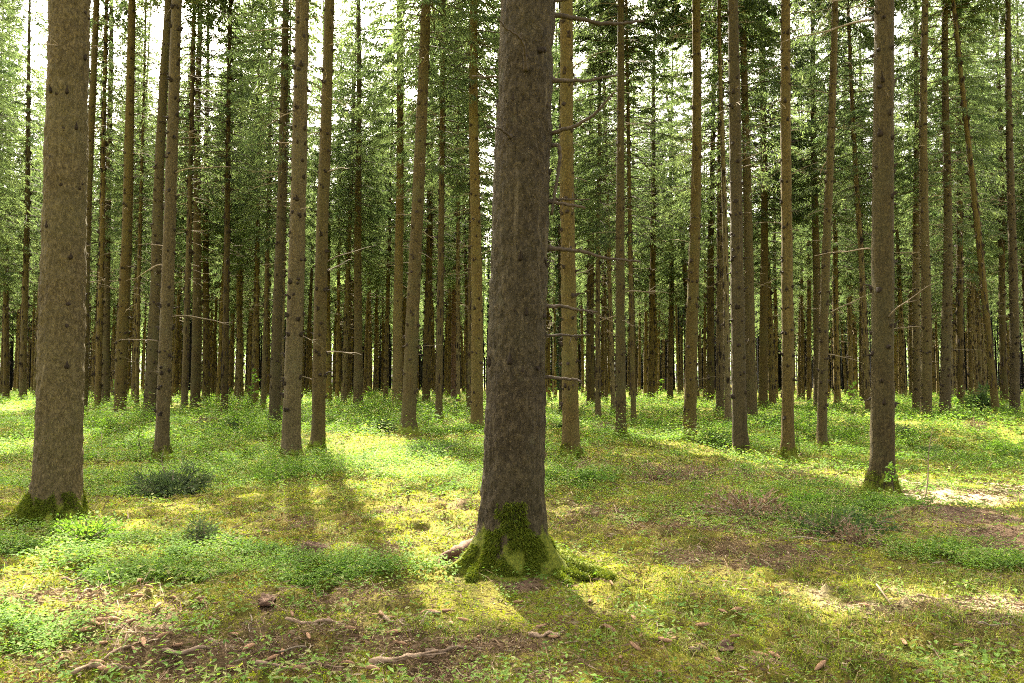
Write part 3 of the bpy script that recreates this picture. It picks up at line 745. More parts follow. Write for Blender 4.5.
# ------------------------------------------------------------------ ground masks, shared by the ground sheet and what grows on it
def ell(px, py, rx, ry, x, y, soft=.35):
    """soft patch round a ground point given where it shows in the photo"""
    g = CENT[(px, py)]
    d = np.sqrt(((x-g[0])/rx)**2 + ((y-g[1])/ry)**2)
    d = d + .5*(noise2(x, y, .45*min(rx, ry)+.08, 31, 3)-.5)*2
    return 1 - sstep(1-soft, 1+soft, d)
PATCH = {
 'litter': [((320, 660), 1.0, .45), ((470, 668), .7, .4), ((200, 650), .6, .3), ((520, 582), .16, .12), ((735, 560), .8, .45), ((330, 600), .5, .3), ((60, 600), .6, .25), ((640, 520), 1.6, 1.0), ((780, 520), 1.7, .8), ((690, 470), 2.4, 1.5)],
 'sand': [((885, 600), .45, .22), ((1005, 607), .4, .2), ((850, 590), .4, .15), ((955, 490), 1.5, .75), ((1015, 488), 1.6, .8), ((900, 482), .8, .5), ((505, 420), 2.0, 2.0)],
 'soil': [((985, 520), .65, .34), ((1015, 533), .6, .34), ((1045, 548), .6, .36), ((950, 508), .6, .3), ((920, 498), .5, .25), ((515, 585), .14, .1), ((456, 556), .16, .18), ((325, 547), .25, .15)],
 'herb': [((230, 560), 1.3, .55), ((340, 570), .8, .4), ((12, 632), .42, .32), ((60, 545), 1.1, .6), ((130, 480), 2.2, 1.6), ((270, 470), 2.0, 2.0), ((430, 470), 2.2, 2.4), ((820, 500), 1.8, 1.2), ((990, 560), .9, .5), ((960, 445), 3.5, 4.5), ((760, 440), 3.0, 4.0), ((200, 430), 5, 6)],
 'grass': [((850, 450), 4.5, 4.0), ((760, 640), .9, .5), ((900, 640), 1.2, .6), ((700, 610), .7, .4), ((930, 585), 1.0, .5), ((630, 415), 3.5, 5.0), ((440, 630), .35, .2), ((40, 440), 3.0, 3.0)],
}
CENT = {c: ground_at(*c) for v in PATCH.values() for c, _, _ in v}
def mask(kind, x, y):
    o = np.zeros_like(np.asarray(x, float))
    for c, rx, ry in PATCH[kind]: o = np.maximum(o, ell(c[0], c[1], rx, ry, x, y))
    return o
def masks_exact(x, y):
    d = np.sqrt(x*x+y*y)
    mot = sstep(.34, .62, noise2(x, y, .24, 61, 3))
    lit = np.maximum(mask('litter', x, y)*(.05+.85*mot), sstep(.60, .72, noise2(x, y, 1.1, 51, 4))*(.2+.8*mot))
    sand = mask('sand', x, y)*sstep(.38, .55, noise2(x, y, .35, 52, 3))
    soil = mask('soil', x, y)
    herb = np.maximum(mask('herb', x, y)*sstep(.30, .5, noise2(x, y, .9, 55, 3)), sstep(.50, .62, noise2(x, y, 2.2, 53, 3))*sstep(7, 11, d))
    gr = np.maximum(mask('grass', x, y)*sstep(.3, .5, noise2(x, y, .7, 56, 3)), .6*sstep(.6, .7, noise2(x, y, 1.7, 54, 3)))
    herb = herb*(1-soil)*(1-.8*sand); gr = gr*(1-soil)*(1-.6*sand)
    lit = lit*(1-.7*herb)
    moss = np.clip(1 - lit - soil - sand, 0, 1)
    return lit, sand, soil, herb, gr, moss

# ------------------------------------------------------------------ ground sheet
MG = [m.reshape(GX.shape) for m in masks_exact(GX.ravel(), GY.ravel())]
def masks(x, y): return [look(m, x, y) for m in MG]
mb = MB(); ny, nx = GX.shape
i = np.arange(ny-1)[:, None]*nx; j = np.arange(nx-1)[None]
mb.add(np.stack([GX, GY, GZ], -1).reshape(-1, 3), np.stack([i+j, i+j+1, i+nx+j+1, i+nx+j], -1).reshape(-1, 4))
def ground_mat():
    m, nt, nd, lk = newmat('forest_floor')
    geo = N(nt, 'ShaderNodeNewGeometry'); pos = geo.outputs['Position']
    A = lambda n: N(nt, 'ShaderNodeAttribute', attribute_name=n).outputs['Fac']
    n1 = noise(nt, pos, 9, 6, .7); n2 = noise(nt, pos, 45, 5, .7); n3 = noise(nt, pos, 2.2, 4); n4 = noise(nt, pos, 160, 3, .7); n5 = noise(nt, pos, 14, 5, .7)
    mossc = mixc(nt, ramp(nt, n2, .35, .65), (.036, .036, .010), (.15, .14, .020))  # dark end of the mix puts shade into gaps between moss cushions
    mossc = mixc(nt, ramp(nt, n3, .45, .65, 0, .7), mossc, (.23, .20, .030))
    mossc = mixc(nt, ramp(nt, n1, .58, .68, 0, .6), mossc, (.10, .068, .034))
    litc = mixc(nt, ramp(nt, n2, .3, .7), (.062, .038, .021), (.18, .118, .064))
    litc = mixc(nt, ramp(nt, n4, .55, .7, 0, .7), litc, (.26, .185, .11))
    litc = mixc(nt, ramp(nt, n1, .52, .64, 0, .55), litc, (.09, .095, .018))
    sandc = mixc(nt, ramp(nt, n2, .3, .7), (.22, .16, .095), (.40, .32, .21))
    soilc = mixc(nt, ramp(nt, n2, .3, .7), (.075, .048, .030), (.19, .125, .075))
    mossc = mixc(nt, ramp(nt, n5, .56, .66, 0, .8), mossc, (.035, .045, .010))
    c = mixc(nt, A('litter'), mossc, litc); c = mixc(nt, A('soil'), c, soilc); c = mixc(nt, A('sand'), c, sandc)
    b = N(nt, 'ShaderNodeBump', inp={'Strength': .9, 'Distance': .03})
    lk.new(math_(nt, 'ADD', n2, math_(nt, 'MULTIPLY', n1, .7)), b.inputs['Height'])
    p = N(nt, 'ShaderNodeBsdfPrincipled', inp={'Roughness': .95, 'Specular IOR Level': .1}); lk.new(c, p.inputs['Base Color']); lk.new(b.outputs[0], p.inputs['Normal'])
    o = N(nt, 'ShaderNodeOutputMaterial'); lk.new(p.outputs[0], o.inputs[0]); return m
gme = mb.mesh('ground', [ground_mat()])
LT, SD, SO, HB, GRS, MS = [m.ravel() for m in MG]
for nme, arr in (('litter', LT), ('sand', SD), ('soil', SO)):
    at = gme.attributes.new(nme, 'FLOAT', 'POINT'); at.data.foreach_set('value', arr.astype(np.float32))
tag(obj('ground', gme), 'uneven forest floor of moss, brown needle litter and bare soil', 'ground', None, 'structure')

# ------------------------------------------------------------------ what covers the ground
def scatter(n, d0, d1, seed, ang=40, pw=1.0):
    rs = np.random.default_rng(seed)
    u = rs.random(n)
    D = d0*(d1/d0)**u if pw == 1 else (d0**(1-pw)+(d1**(1-pw)-d0**(1-pw))*u)**(1/(1-pw))
    x = D*np.tan(R(ang))*rs.uniform(-1, 1, n)
    return x, D, rs
# moss fronds
x, y, rs = scatter(420000, 2.6, 26, 21, 40, 1.5)
lit, sand, soil, herb, gr, ms = masks(x, y)
keep = rs.random(len(x)) < np.clip(ms*1.1 - .05 + .12*lit, 0, 1)*(.08+.92*sstep(.40, .52, noise2(x, y, .19, 23, 2)))
x, y = x[keep], y[keep]; n = len(x)
P = np.stack([x, y, h(x, y)-.006], 1)
D = rs.normal(0, .75, (n, 3)); D[:, 2] = np.abs(D[:, 2])*.6+.5; D /= np.linalg.norm(D, axis=1)[:, None]
sc = np.clip(y/6, .8, 4)**.8
V, Q = shoot_quads(P, D, rs.uniform(.018, .042, n)*sc, rs.uniform(.006, .013, n)*sc, rs, .2)
tone = np.clip(.45+1.5*(noise2(x, y, .6, 72, 3)-.5)+2.0*(noise2(x, y, .15, 73, 2)-.5) + rs.normal(0, .24, n), 0, .87)
tone = np.where(rs.random(n) < .85*sstep(.57, .66, noise2(x, y, .33, 74, 3)), .97, tone)
mb = MB(); mb.add(V, Q, None, 0, np.repeat(tone, 4))
tag(obj('moss', mb.mesh('moss', [M_moss], False)), 'bright yellow green moss carpeting the forest floor', 'moss', None, 'stuff')
# needle litter: flat bits of twig, scale and needle
x, y, rs = scatter(260000, 2.6, 22, 22, 40, 1.6)
lit, sand, soil, herb, gr, ms = masks(x, y)
keep = rs.random(len(x)) < np.clip(lit*1. + .6*sand + .22 + .3*soil, 0, 1)
x, y = x[keep], y[keep]; n = len(x)
P = np.stack([x, y, h(x, y)+rs.uniform(0, .012, n)], 1)
a = rs.uniform(0, 6.28, n); D = np.stack([np.cos(a), np.sin(a), rs.normal(.12, .25, n)], 1); D /= np.linalg.norm(D, axis=1)[:, None]
sc = np.clip(y/6, .8, 3)**.7
V, Q = shoot_quads(P, D, rs.uniform(.02, .085, n)*sc*np.where(rs.random(n) < .07, 2.2, 1), rs.uniform(.004, .013, n)*sc, rs, .05)
mb = MB(); mb.add(V, Q, None, 0, np.repeat(rs.random(n), 4))
tag(obj('needle_litter', mb.mesh('needle_litter', [M_litter], False)), 'brown needles, bark scales and twig bits littering the floor', 'litter', None, 'stuff')
# leafy herbs
def herbs(x, y, hgt, nleaf, lsize, rs, mb, stem=True):
    n = len(x); z = h(x, y)
    own = rs.normal(0, .22, n) + 1.2*(noise2(x, y, .35, 98, 2)-.5); lsize = lsize*np.clip(1 + 1.1*(noise2(x, y, .5, 99, 2)-.5)*2, .55, 1.7)
    for k in range(nleaf):
        a = rs.uniform(0, 6.28, n); f = rs.uniform(.35, 1, n)
        rad = hgt*rs.uniform(.1, .75, n)
        P = np.stack([x+np.cos(a)*rad, y+np.sin(a)*rad, z + hgt*f*(1-.25*rad/hgt)], 1)
        a2 = a + rs.normal(0, .8, n)
        D = np.stack([np.cos(a2), np.sin(a2), rs.normal(.05, .3, n)], 1); D /= np.linalg.norm(D, axis=1)[:, None]
        L = lsize*rs.uniform(.5, 1.6, n); W = lsize*rs.uniform(.28, .7, n)
        s = np.stack([-D[:, 1], D[:, 0], rs.normal(0, .3, n)], 1); s /= np.linalg.norm(s, axis=1)[:, None]
        mid = P + D*(L*.5)[:, None]; tip = P + D*L[:, None]; tip[:, 2] -= L*.15
        V = np.stack([P, mid + s*(W*.5)[:, None], tip, mid - s*(W*.5)[:, None]], 1).reshape(-1, 3)
        tone = np.clip(.35+.16*rs.normal(0, 1, n)+own+.25*f, 0, .93)
        mb.add(V, np.arange(4*n).reshape(n, 4), None, 0, np.repeat(tone, 4))
x, y, rs = scatter(150000, 2.8, 85, 23, 41, 1.2)
lit, sand, soil, herb, gr, ms = masks(x, y)
keep = rs.random(len(x)) < np.clip(herb*.9*(1-.55*lit*(y < 7))+.03+.07*sstep(6, 10, y)+.35*sstep(18, 30, y), 0, 1)
for a, b, r in zip(TX, TY, TRAD): keep &= ((x-a)**2+(y-b)**2 > (r*1.15)**2)
x, y = x[keep], y[keep]; n = len(x)
mb = MB()
far = np.clip(y/9, .9, 3.2)
tall = 1 + 2.6*sstep(.54, .74, noise2(x, y, 1.3, 97, 3))*sstep(6.5, 10, y) + 1.1*sstep(.45, .6, noise2(x, y, 3., 96, 2))*sstep(18, 28, y)
herbs(x, y, rs.uniform(.04, .16, n)*np.clip(far, 1, 2.0)*tall, 10, .032*far, rs, mb)
tag(obj('leafy_undergrowth', mb.mesh('leafy_undergrowth', [M_herb], False)), 'fresh green leafy herbs spread low between the trunks', 'undergrowth', None, 'stuff')
# grass
x, y, rs = scatter(120000, 2.6, 45, 24, 41, 1.35)
lit, sand, soil, herb, gr, ms = masks(x, y)
keep = rs.random(len(x)) < np.clip(gr*.9+.05, 0, 1)
x, y = x[keep], y[keep]; n = len(x)
a = rs.uniform(0, 6.28, n); ln = rs.uniform(.03, .10, n)*np.clip(.6+y/14, .8, 1.6); lean = rs.uniform(.4, 1.5, n); sc = np.clip(y/7, .8, 4)
B = np.stack([x, y, h(x, y)-.005], 1); d = np.stack([np.cos(a), np.sin(a), 0*a], 1); s = np.stack([-np.sin(a), np.cos(a), 0*a], 1)*(.0028*sc)[:, None]
m1 = B + d*(ln*lean*.35)[:, None]; m1[:, 2] += ln*.6; tp = B + d*(ln*lean)[:, None]; tp[:, 2] += ln*(1-.35*lean)
V = np.stack([B-s, B+s, m1+s*.8, m1-s*.8, tp], 1).reshape(-1, 3); k5 = np.arange(n)[:, None]*5
mb = MB(); mb.add(V, k5+np.array([[0, 1, 2, 3]]), k5+np.array([[3, 2, 4]]), 0, np.repeat(rs.random(n), 5))
tag(obj('grass', mb.mesh('grass', [M_grass], False)), 'thin green and straw coloured grass growing through the moss', 'grass', None, 'stuff')

# dry brushwood: thin brown stems arching over the floor
x, y, rs = scatter(18000, 3.0, 45, 27, 40, 1.3)
lit, sand, soil, herb, gr, ms = masks(x, y)
keep = rs.random(len(x)) < np.clip(mask('litter', x, y)*sstep(3.5, 6, y)*.9 + .16*herb*sstep(8, 12, y) + .05, 0, 1)
x, y = x[keep], y[keep]; n = len(x); a = rs.uniform(0, 6.28, n); L = rs.uniform(.10, .45, n)*np.clip(y/9, .7, 2.0); d = np.stack([np.cos(a), np.sin(a), 0*a], 1)
sw = np.stack([-np.sin(a), np.cos(a), 0*a], 1)*(.0022*np.clip(y/5, .8, 4))[:, None]
B = np.stack([x, y, h(x, y)-.01], 1); hp = L*rs.uniform(.2, .9, n)
pts = []
for f in (0, .35, .7, 1.):
    q = B + d*(L*f)[:, None]; q[:, 2] += hp*(1.6*f-1.1*f*f); pts += [q-sw*(1.1-f), q+sw*(1.1-f)]
V = np.stack(pts, 1).reshape(-1, 3); k8 = np.arange(n)[:, None]*8
mb = MB(); mb.add(V, np.concatenate([k8+np.array([[i, i+1, i+3, i+2]]) for i in (0, 2, 4)]), None, 0, np.repeat(rs.random(n), 8))
tag(obj('brushwood', mb.mesh('brushwood', [M_litter], False)), 'dry brown stems and bramble twigs arching over the moss', 'brushwood', None, 'stuff')

# ------------------------------------------------------------------ things lying on the ground
def cone_mesh(seed):
    rs = np.random.default_rng(seed); nz, ns = 30, 22; mb = MB()
    u = np.linspace(0, 1, nz); th = np.arange(ns)/ns*2*math.pi
    prof = .0145*np.sin(np.clip(u*1.02+.02, 0, 1)*math.pi)**.55*(1.1-.35*u)
    L = .12; bend = .008*np.sin(u*math.pi)*rs.uniform(-1, 1)
    ph = (th[None, :]*5/(2*math.pi) + u[:, None]*11) % 1; ph2 = (-th[None, :]*8/(2*math.pi) + u[:, None]*11) % 1
    rad = prof[:, None]*(1 + .22*(np.minimum(ph, 1-ph)+np.minimum(ph2, 1-ph2)-.5))
    V = np.stack([np.broadcast_to((u*L-L/2)[:, None], rad.shape), rad*np.cos(th)[None]+bend[:, None], rad*np.sin(th)[None]], -1).reshape(-1, 3)
    i = np.arange(nz-1)[:, None]*ns; j = np.arange(ns)[None]; j2 = (j+1) % ns
    mb.add(V, np.stack([i+j, i+j2, i+ns+j2, i+ns+j], -1).reshape(-1, 4)); return mb.mesh('spruce_cone', [M_cone])
CONES = [cone_mesh(k) for k in range(5)]
CONE_PX = [(68,565),(90,560),(42,571),(75,582),(150,589),(142,584),(138,600),(174,600),(205,606),(217,606),(199,603),(128,625),(113,623),(99,624),(95,628),(80,637),(132,655),(97,666),(85,636),(100,647),(148,670),(143,646),(190,675),(163,640),(281,657),(272,662),(235,673),(247,651),(211,624),(232,638),(252,664),(156,610),(118,617),(30,659),(10,658),(34,675),(18,632),(60,617),(110,674),(382,617),(391,622),(433,615),(423,617),(447,613),(452,627),(466,624),(401,648),(395,636),(375,618),(370,675),(517,604),(612,586),(632,622),(591,603),(608,633),(634,651),(620,663),(640,640),(665,643),(675,641),(703,629),(738,640),(722,665),(762,658),(775,662),(736,613),(700,650),(725,616),(740,592),(851,664),(905,645),(867,609),(290,618),(310,640),(350,668),(265,640),(300,672),(175,655),(60,650),(330,622),(350,632),(480,640),(555,640),(570,660),(540,628),(660,676),(820,670),(960,650),(980,668),(60,666)]
GC = 'spruce cones fallen on the forest floor'
rs = np.random.default_rng(77)
for k, (px, py) in enumerate(CONE_PX):
    g = ground_at(px+rs.uniform(-2, 2), py+rs.uniform(-1, 1))
    o = obj('spruce_cone', CONES[k % 5]); s_ = rs.uniform(.58, .95); o.scale = (s_, s_, s_)
    o.location = (g[0], g[1], h1(g[0], g[1])+.02); o.rotation_euler = (rs.uniform(0, 6.28), rs.uniform(-.25, .25), rs.uniform(0, 6.28))
    if px < 330: lb = 'brown spruce cone lying in the moss and litter below the green herb patch'
    elif px < 500: lb = 'brown spruce cone in the needle litter beside the brown hollow'
    elif px < 690: lb = 'brown spruce cone on the moss in front of the central mossy spruce'
    else: lb = 'brown spruce cone lying in the grassy moss below the bramble tangle'
    tag(o, lb, 'spruce cone', GC)

def stick_mesh(name, L, r, seed, forks=3, mat=None):
    rs = np.random.default_rng(seed); mb = MB(); n = 14; s = np.linspace(-.5, .5, n)
    a, b = rs.uniform(-.1, .1, 2); P = np.stack([L*s, L*(a*np.sin(s*5)+b*(s*s)), .01*np.sin(s*11)+0*s], 1)
    tube(mb, P, np.interp(s, [-.5, .5], [r, r*.45])*(1+.12*np.sin(s*37)), 7, 0)
    Vr = mb.V[0]; mb.V[0] = Vr + np.stack([vnoise3(Vr[:, 0]*60+q*9+seed, Vr[:, 1]*60, Vr[:, 2]*60, 3)-.5 for q in range(3)], 1)*r*.7
    for q in range(forks):
        f = rs.uniform(-.3, .4); bp = np.array([np.interp(f, s, P[:, k]) for k in range(3)]); sd = np.array([.7, rs.choice([-1, 1])*rs.uniform(.3, .9), rs.uniform(0, .25)])
        l2 = L*rs.uniform(.1, .35); tube(mb, np.stack([bp, bp+sd*l2*.5+rs.normal(0, .01, 3), bp+sd*l2]), [r*.45, r*.35, r*.15], 5, 0)
    return mb.mesh(name, [mat or M_stick])
STICKS = [ # px a, px b, radius m, label
 ((72, 678), (140, 641), .011, 'curved forked fallen branch among the cones below the herb patch'),
 ((88, 674), (132, 671), .014, 'short thick fallen stick at the foot of the curved branch'),
 ((168, 656), (216, 653), .014, 'straight pale fallen stick lying across the cones'),
 ((210, 646), (240, 660), .008, 'slanting thin stick near the straight pale stick'),
 ((287, 634), (345, 640), .011, 'long thin dark stick on the litter near the brown hollow'),
 ((375, 668), (430, 655), .018, 'thickest fallen branch lying along the brown hollow'),
 ((425, 655), (472, 649), .014, 'brown branch at the rim of the hollow, end to end with the thickest one'),
 ((385, 622), (408, 628), .016, 'short bark-covered stick on the moss by the cones'),
 ((530, 640), (560, 638), .016, 'short pale stick in front of the central spruce'),
 ((255, 676), (345, 679), .009, 'long straight stick at the very bottom of the litter'),
 ((62, 582), (90, 581), .010, 'short stick in the sunny mossy patch'),
 ((805, 540), (862, 544), .013, 'bowed pale fallen branch under the bramble tangle'),
 ((880, 590), (945, 672), .006, 'long thin bare twig slanting over the pale sandy patch'),
 ((600, 500), (622, 484), .010, 'forked dry stick standing out of the moss behind the central spruce'),
 ((690, 655), (710, 646), .015, 'stubby brown stick on the moss below the bramble tangle'),
 ((740, 560), (775, 558), .010, 'thin straw coloured stick on the brown litter by the brambles'),
 ((820, 462), (860, 470), .012, 'fallen twig on the grass behind the pole-straight spruce'),
 ((920, 600), (960, 604), .009, 'thin stick lying on the sandy patch'),
]
for k, (a, b, r, lb) in enumerate(STICKS):
    A = ground_at(*a); B = ground_at(*b); L = float(np.linalg.norm(B-A)); A[2] = h1(A[0], A[1]); B[2] = h1(B[0], B[1])
    o = obj('fallen_branch', stick_mesh('fallen_branch', L, r, 800+k, 2 + k % 3)); c = (A+B)/2
    c[2] = max(c[2], h1(c[0], c[1]))
    o.location = (c[0], c[1], c[2]+r*.9); d = Vector(B-A); o.rotation_mode = 'QUATERNION'; o.rotation_quaternion = d.to_track_quat('X', 'Z')
    tag(o, lb, 'fallen branch', 'fallen branches and sticks')
# small twigs nobody singles out
TW = [stick_mesh('twig', .3, .0045, 900+k, 3, M_twig) for k in range(5)]
x, y, rs = scatter(260, 3.0, 11, 91, 36, 1.4)
lit = masks(x, y)[0]; ok = rs.random(260) < lit*.9+.12
for k, (a, b) in enumerate(zip(x[ok][:110], y[ok][:110])):
    o = obj('twig', TW[k % 5]); s_ = rs.uniform(.5, 1.8); o.scale = (s_, s_, s_); o.location = (a, b, h1(a, b)+.012); o.rotation_euler = (rs.uniform(0, 6), rs.uniform(-.1, .1), rs.uniform(0, 6.28))
    tag(o, 'thin dry twig lying on the forest floor among moss and litter', 'twig', 'thin dry twigs on the floor')

# bark slabs / rotten stumps
def lump_mesh(name, seed, sx, sy, sz, mats):
    rs = np.random.default_rng(seed); mb = MB(); n, k = 26, 16
    th = np.arange(n)/n*2*math.pi; ph = np.linspace(0, math.pi/2, k)
    X = np.cos(th)[None]*np.cos(ph)[:, None]; Y = np.sin(th)[None]*np.cos(ph)[:, None]; Z = np.sin(ph)[:, None]+0*X
    f = .65+.8*vnoise3(X*2.3+seed, Y*2.3, Z*2.3, seed)+.35*(vnoise3(X*7, Y*7, Z*7, seed)-.5)
    V = np.stack([X*f*sx, Y*f*sy, Z*f*sz-.03], -1).reshape(-1, 3)
    i = np.arange(k-1)[:, None]*n; j = np.arange(n)[None]; j2 = (j+1) % n
    mb.add(V, np.stack([i+j, i+j2, i+n+j2, i+n+j], -1).reshape(-1, 4)); return mb.mesh(name, mats)
M_rot = plain_mat('rotten_wood', (.055, .032, .02), (.15, .088, .055), 35, 1.)
for k, (px, py, sx, sy, sz, nm, lb, cat) in enumerate([
    (318, 552, .16, .12, .09, 'rotten_stump', 'low brown rotten stump in the moss beyond the herb patch', 'stump'),
    (815, 652, .10, .05, .035, 'bark_piece', 'dark brown piece of bark lying on the grassy moss', 'bark piece'),
    (762, 660, .11, .06, .04, 'bark_piece', 'reddish broken bark heap on the moss near the dark bark piece', 'bark piece'),
    (728, 642, .09, .05, .03, 'bark_piece', 'small flat bark piece beside a spruce cone on the moss', 'bark piece'),
    (263, 598, .12, .08, .045, 'rotten_stump', 'small reddish rotten stump at the edge of the herb patch', 'stump')]):
    g = ground_at(px, py); o = obj(nm, lump_mesh(nm, 70+k, sx, sy, sz, [M_rot])); o.location = (g[0], g[1], h1(g[0], g[1])); o.rotation_euler = (0, 0, k*1.3)
    tag(o, lb, cat)

# ------------------------------------------------------------------ small plants that stand out
def bush_mesh(name, W, Hh, seed, n, mat, leafL, leafW, spiky=True):
    rs = np.random.default_rng(seed); mb = MB()
    nb = 34
    Ps, Ds, Ls, Ws, As = [], [], [], [], []
    tube(mb, [[0, 0, -.06], [0, 0, Hh*.3], [.01, 0, Hh*.75]], [.016, .012, .004], 5, 1)
    for b in range(nb):
        a = rs.uniform(0, 6.28); el = rs.uniform(.1, 1.3); L = rs.uniform(.5, 1)
        d = np.array([math.cos(a)*math.cos(el)*W/2, math.sin(a)*math.cos(el)*W/2, math.sin(el)*Hh])*L
        s = np.linspace(0, 1, 5); P = d[None]*s[:, None]; P[:, 2] -= .12*Hh*s*s
        tube(mb, P, np.linspace(.008, .003, 5), 4, 1, close=False)
        k = n//nb; f = rs.uniform(.15, 1, k); bp = P[0]*0 + d[None]*f[:, None]; bp[:, 2] -= .12*Hh*f*f
        dn = d/np.linalg.norm(d); sd = dn[None]*.7 + rs.normal(0, .6, (k, 3)); sd /= np.linalg.norm(sd, axis=1)[:, None]
        bp = bp + sd*(rs.uniform(0, .12, k))[:, None]
        Ps.append(bp); Ds.append(sd); Ls.append(leafL*rs.uniform(.6, 1.3, k)); Ws.append(leafW*rs.uniform(.7, 1.3, k)); As.append(np.clip(rs.normal(.45, .25)+rs.normal(0, .12, k), 0, .87))
    V, Q = shoot_quads(np.concatenate(Ps), np.concatenate(Ds), np.concatenate(Ls), np.concatenate(Ws), rs, .1)
    mb.add(V, Q, None, 0, np.repeat(np.concatenate(As), 4)); return mb.mesh(name, [mat, M_twig], False)
def put(name, me, px, py, label, cat, group=None, D=None):
    g = ground_at(px, py) if D is None else at_depth(px, py, D)
    o = obj(name, me); o.location = (g[0], g[1], h1(g[0], g[1])-.02); tag(o, label, cat, group); return o
put('spruce_bush', bush_mesh('spruce_bush', 1.25, .48, 1, 4800, M_sap, .07, .018), 172, 496, 'low dark grey green spruce bush at the foot of the bush-side spruce', 'bush')
put('young_spruce', bush_mesh('young_spruce', 1.9, 1.5, 2, 2600, M_bush, .2, .05), 985, 417, 'dark dense young spruce bush between far trunks', 'bush')
put('spruce_seedling', bush_mesh('spruce_seedling', .35, .22, 3, 700, M_sap, .06, .012), 203, 541, 'small grey green spruce seedling on the moss behind the herb patch', 'seedling')
put('bramble_bush', bush_mesh('bramble_bush', 1.5, .30, 4, 1100, M_bush, .04, .026), 832, 532, 'leafy dark bramble bush at the foot of the dark stout spruce', 'bush')
put('dry_bramble', bush_mesh('dry_bramble', 1.5, .35, 5, 900, M_litter, .07, .02), 750, 515, 'dry brown bramble tangle in front of the pole-straight spruce', 'bush')
put('dry_bramble', bush_mesh('dry_bramble', 1.7, .32, 6, 900, M_litter, .07, .02), 690, 480, 'dry straw coloured brushwood before the aisle-side spruce', 'bush')
put('bilberry_bush', bush_mesh('bilberry_bush', 1.0, .28, 7, 1400, M_herb, .035, .022), 85, 540, 'leafy bilberry bush at the mossy foot of the thick root-flared spruce', 'bush')
put('bilberry_bush', bush_mesh('bilberry_bush', 1.2, .3, 8, 1400, M_herb, .04, .024), 275, 480, 'leafy bilberry bush before the stout paired spruce', 'bush')
put('bilberry_bush', bush_mesh('bilberry_bush', 1.6, .4, 9, 1500, M_bush, .05, .028), 930, 455, 'leafy low bush before the two touching spruces', 'bush')
put('bilberry_bush', bush_mesh('bilberry_bush', 1.5, .38, 10, 1500, M_bush, .05, .028), 430, 455, 'leafy low bush between the leaning mossy-footed spruce and the central spruce', 'bush')

BUSH = [
 (560, 428, 0, 'low leafy bush just beyond the moss-collared spruce'), (655, 428, 1, 'low leafy bush in the open aisle past the green-footed slim spruce'),
 (602, 432, 2, 'dry brown brush heap between the moss-collared and green-footed spruces'), (715, 445, 0, 'leafy bush between the aisle-side spruce and the swollen-foot knotty spruce'),
 (850, 440, 1, 'leafy bush beyond the slim knobbly spruce, before the thin pale stem'), (905, 436, 0, 'leafy bush at the feet of the two touching spruces'),
 (975, 430, 2, 'dry brown brush heap before the upright dull brown spruce'), (1005, 452, 1, 'leafy bush beside the path-side spruce'),
 (775, 425, 0, 'dark leafy bush behind the pole-straight spruce'), (505, 428, 1, 'leafy bush peeping out behind the central mossy spruce'),
 (455, 418, 2, 'dry brush heap in the sunlit patch beside the smooth straight spruce'), (380, 432, 0, 'leafy bush between the close pair and the leaning mossy-footed spruce'),
 (338, 425, 1, 'leafy bush behind the slimmer paired spruce'), (235, 432, 0, 'leafy bush at the foot of the very straight thin spruce'),
 (205, 425, 2, 'dry brush at the foot of the broad-footed trunk'), (110, 432, 1, 'leafy bush before the flared straight spruce'),
 (655, 480, 2, 'dry twiggy brush on the moss before the green-footed slim spruce'), (805, 505, 1, 'low leafy bush at the foot of the slim knobbly spruce'),
 (860, 545, 2, 'dry brush mixed with bramble, nearest the bowed pale branch')]
BM = [bush_mesh('bilberry_bush', 1.5, .5, 31, 1300, M_bush, .07, .038), bush_mesh('bilberry_bush', 1.4, .45, 32, 1300, M_herb, .065, .036), bush_mesh('dry_bramble', 1.3, .42, 33, 700, M_litter, .08, .02)]
for k, (px, py, ty, lb) in enumerate(BUSH):
    o = put('dry_bramble' if ty == 2 else 'bilberry_bush', BM[ty], px, py, lb, 'bush'); s_ = (.8 + .4*((k*37) % 10)/10)*(.6 if py > 470 else 1.); o.scale = (s_, s_, s_*(.7+.5*((k*53) % 10)/10)); o.rotation_euler = (0, 0, k*1.7)

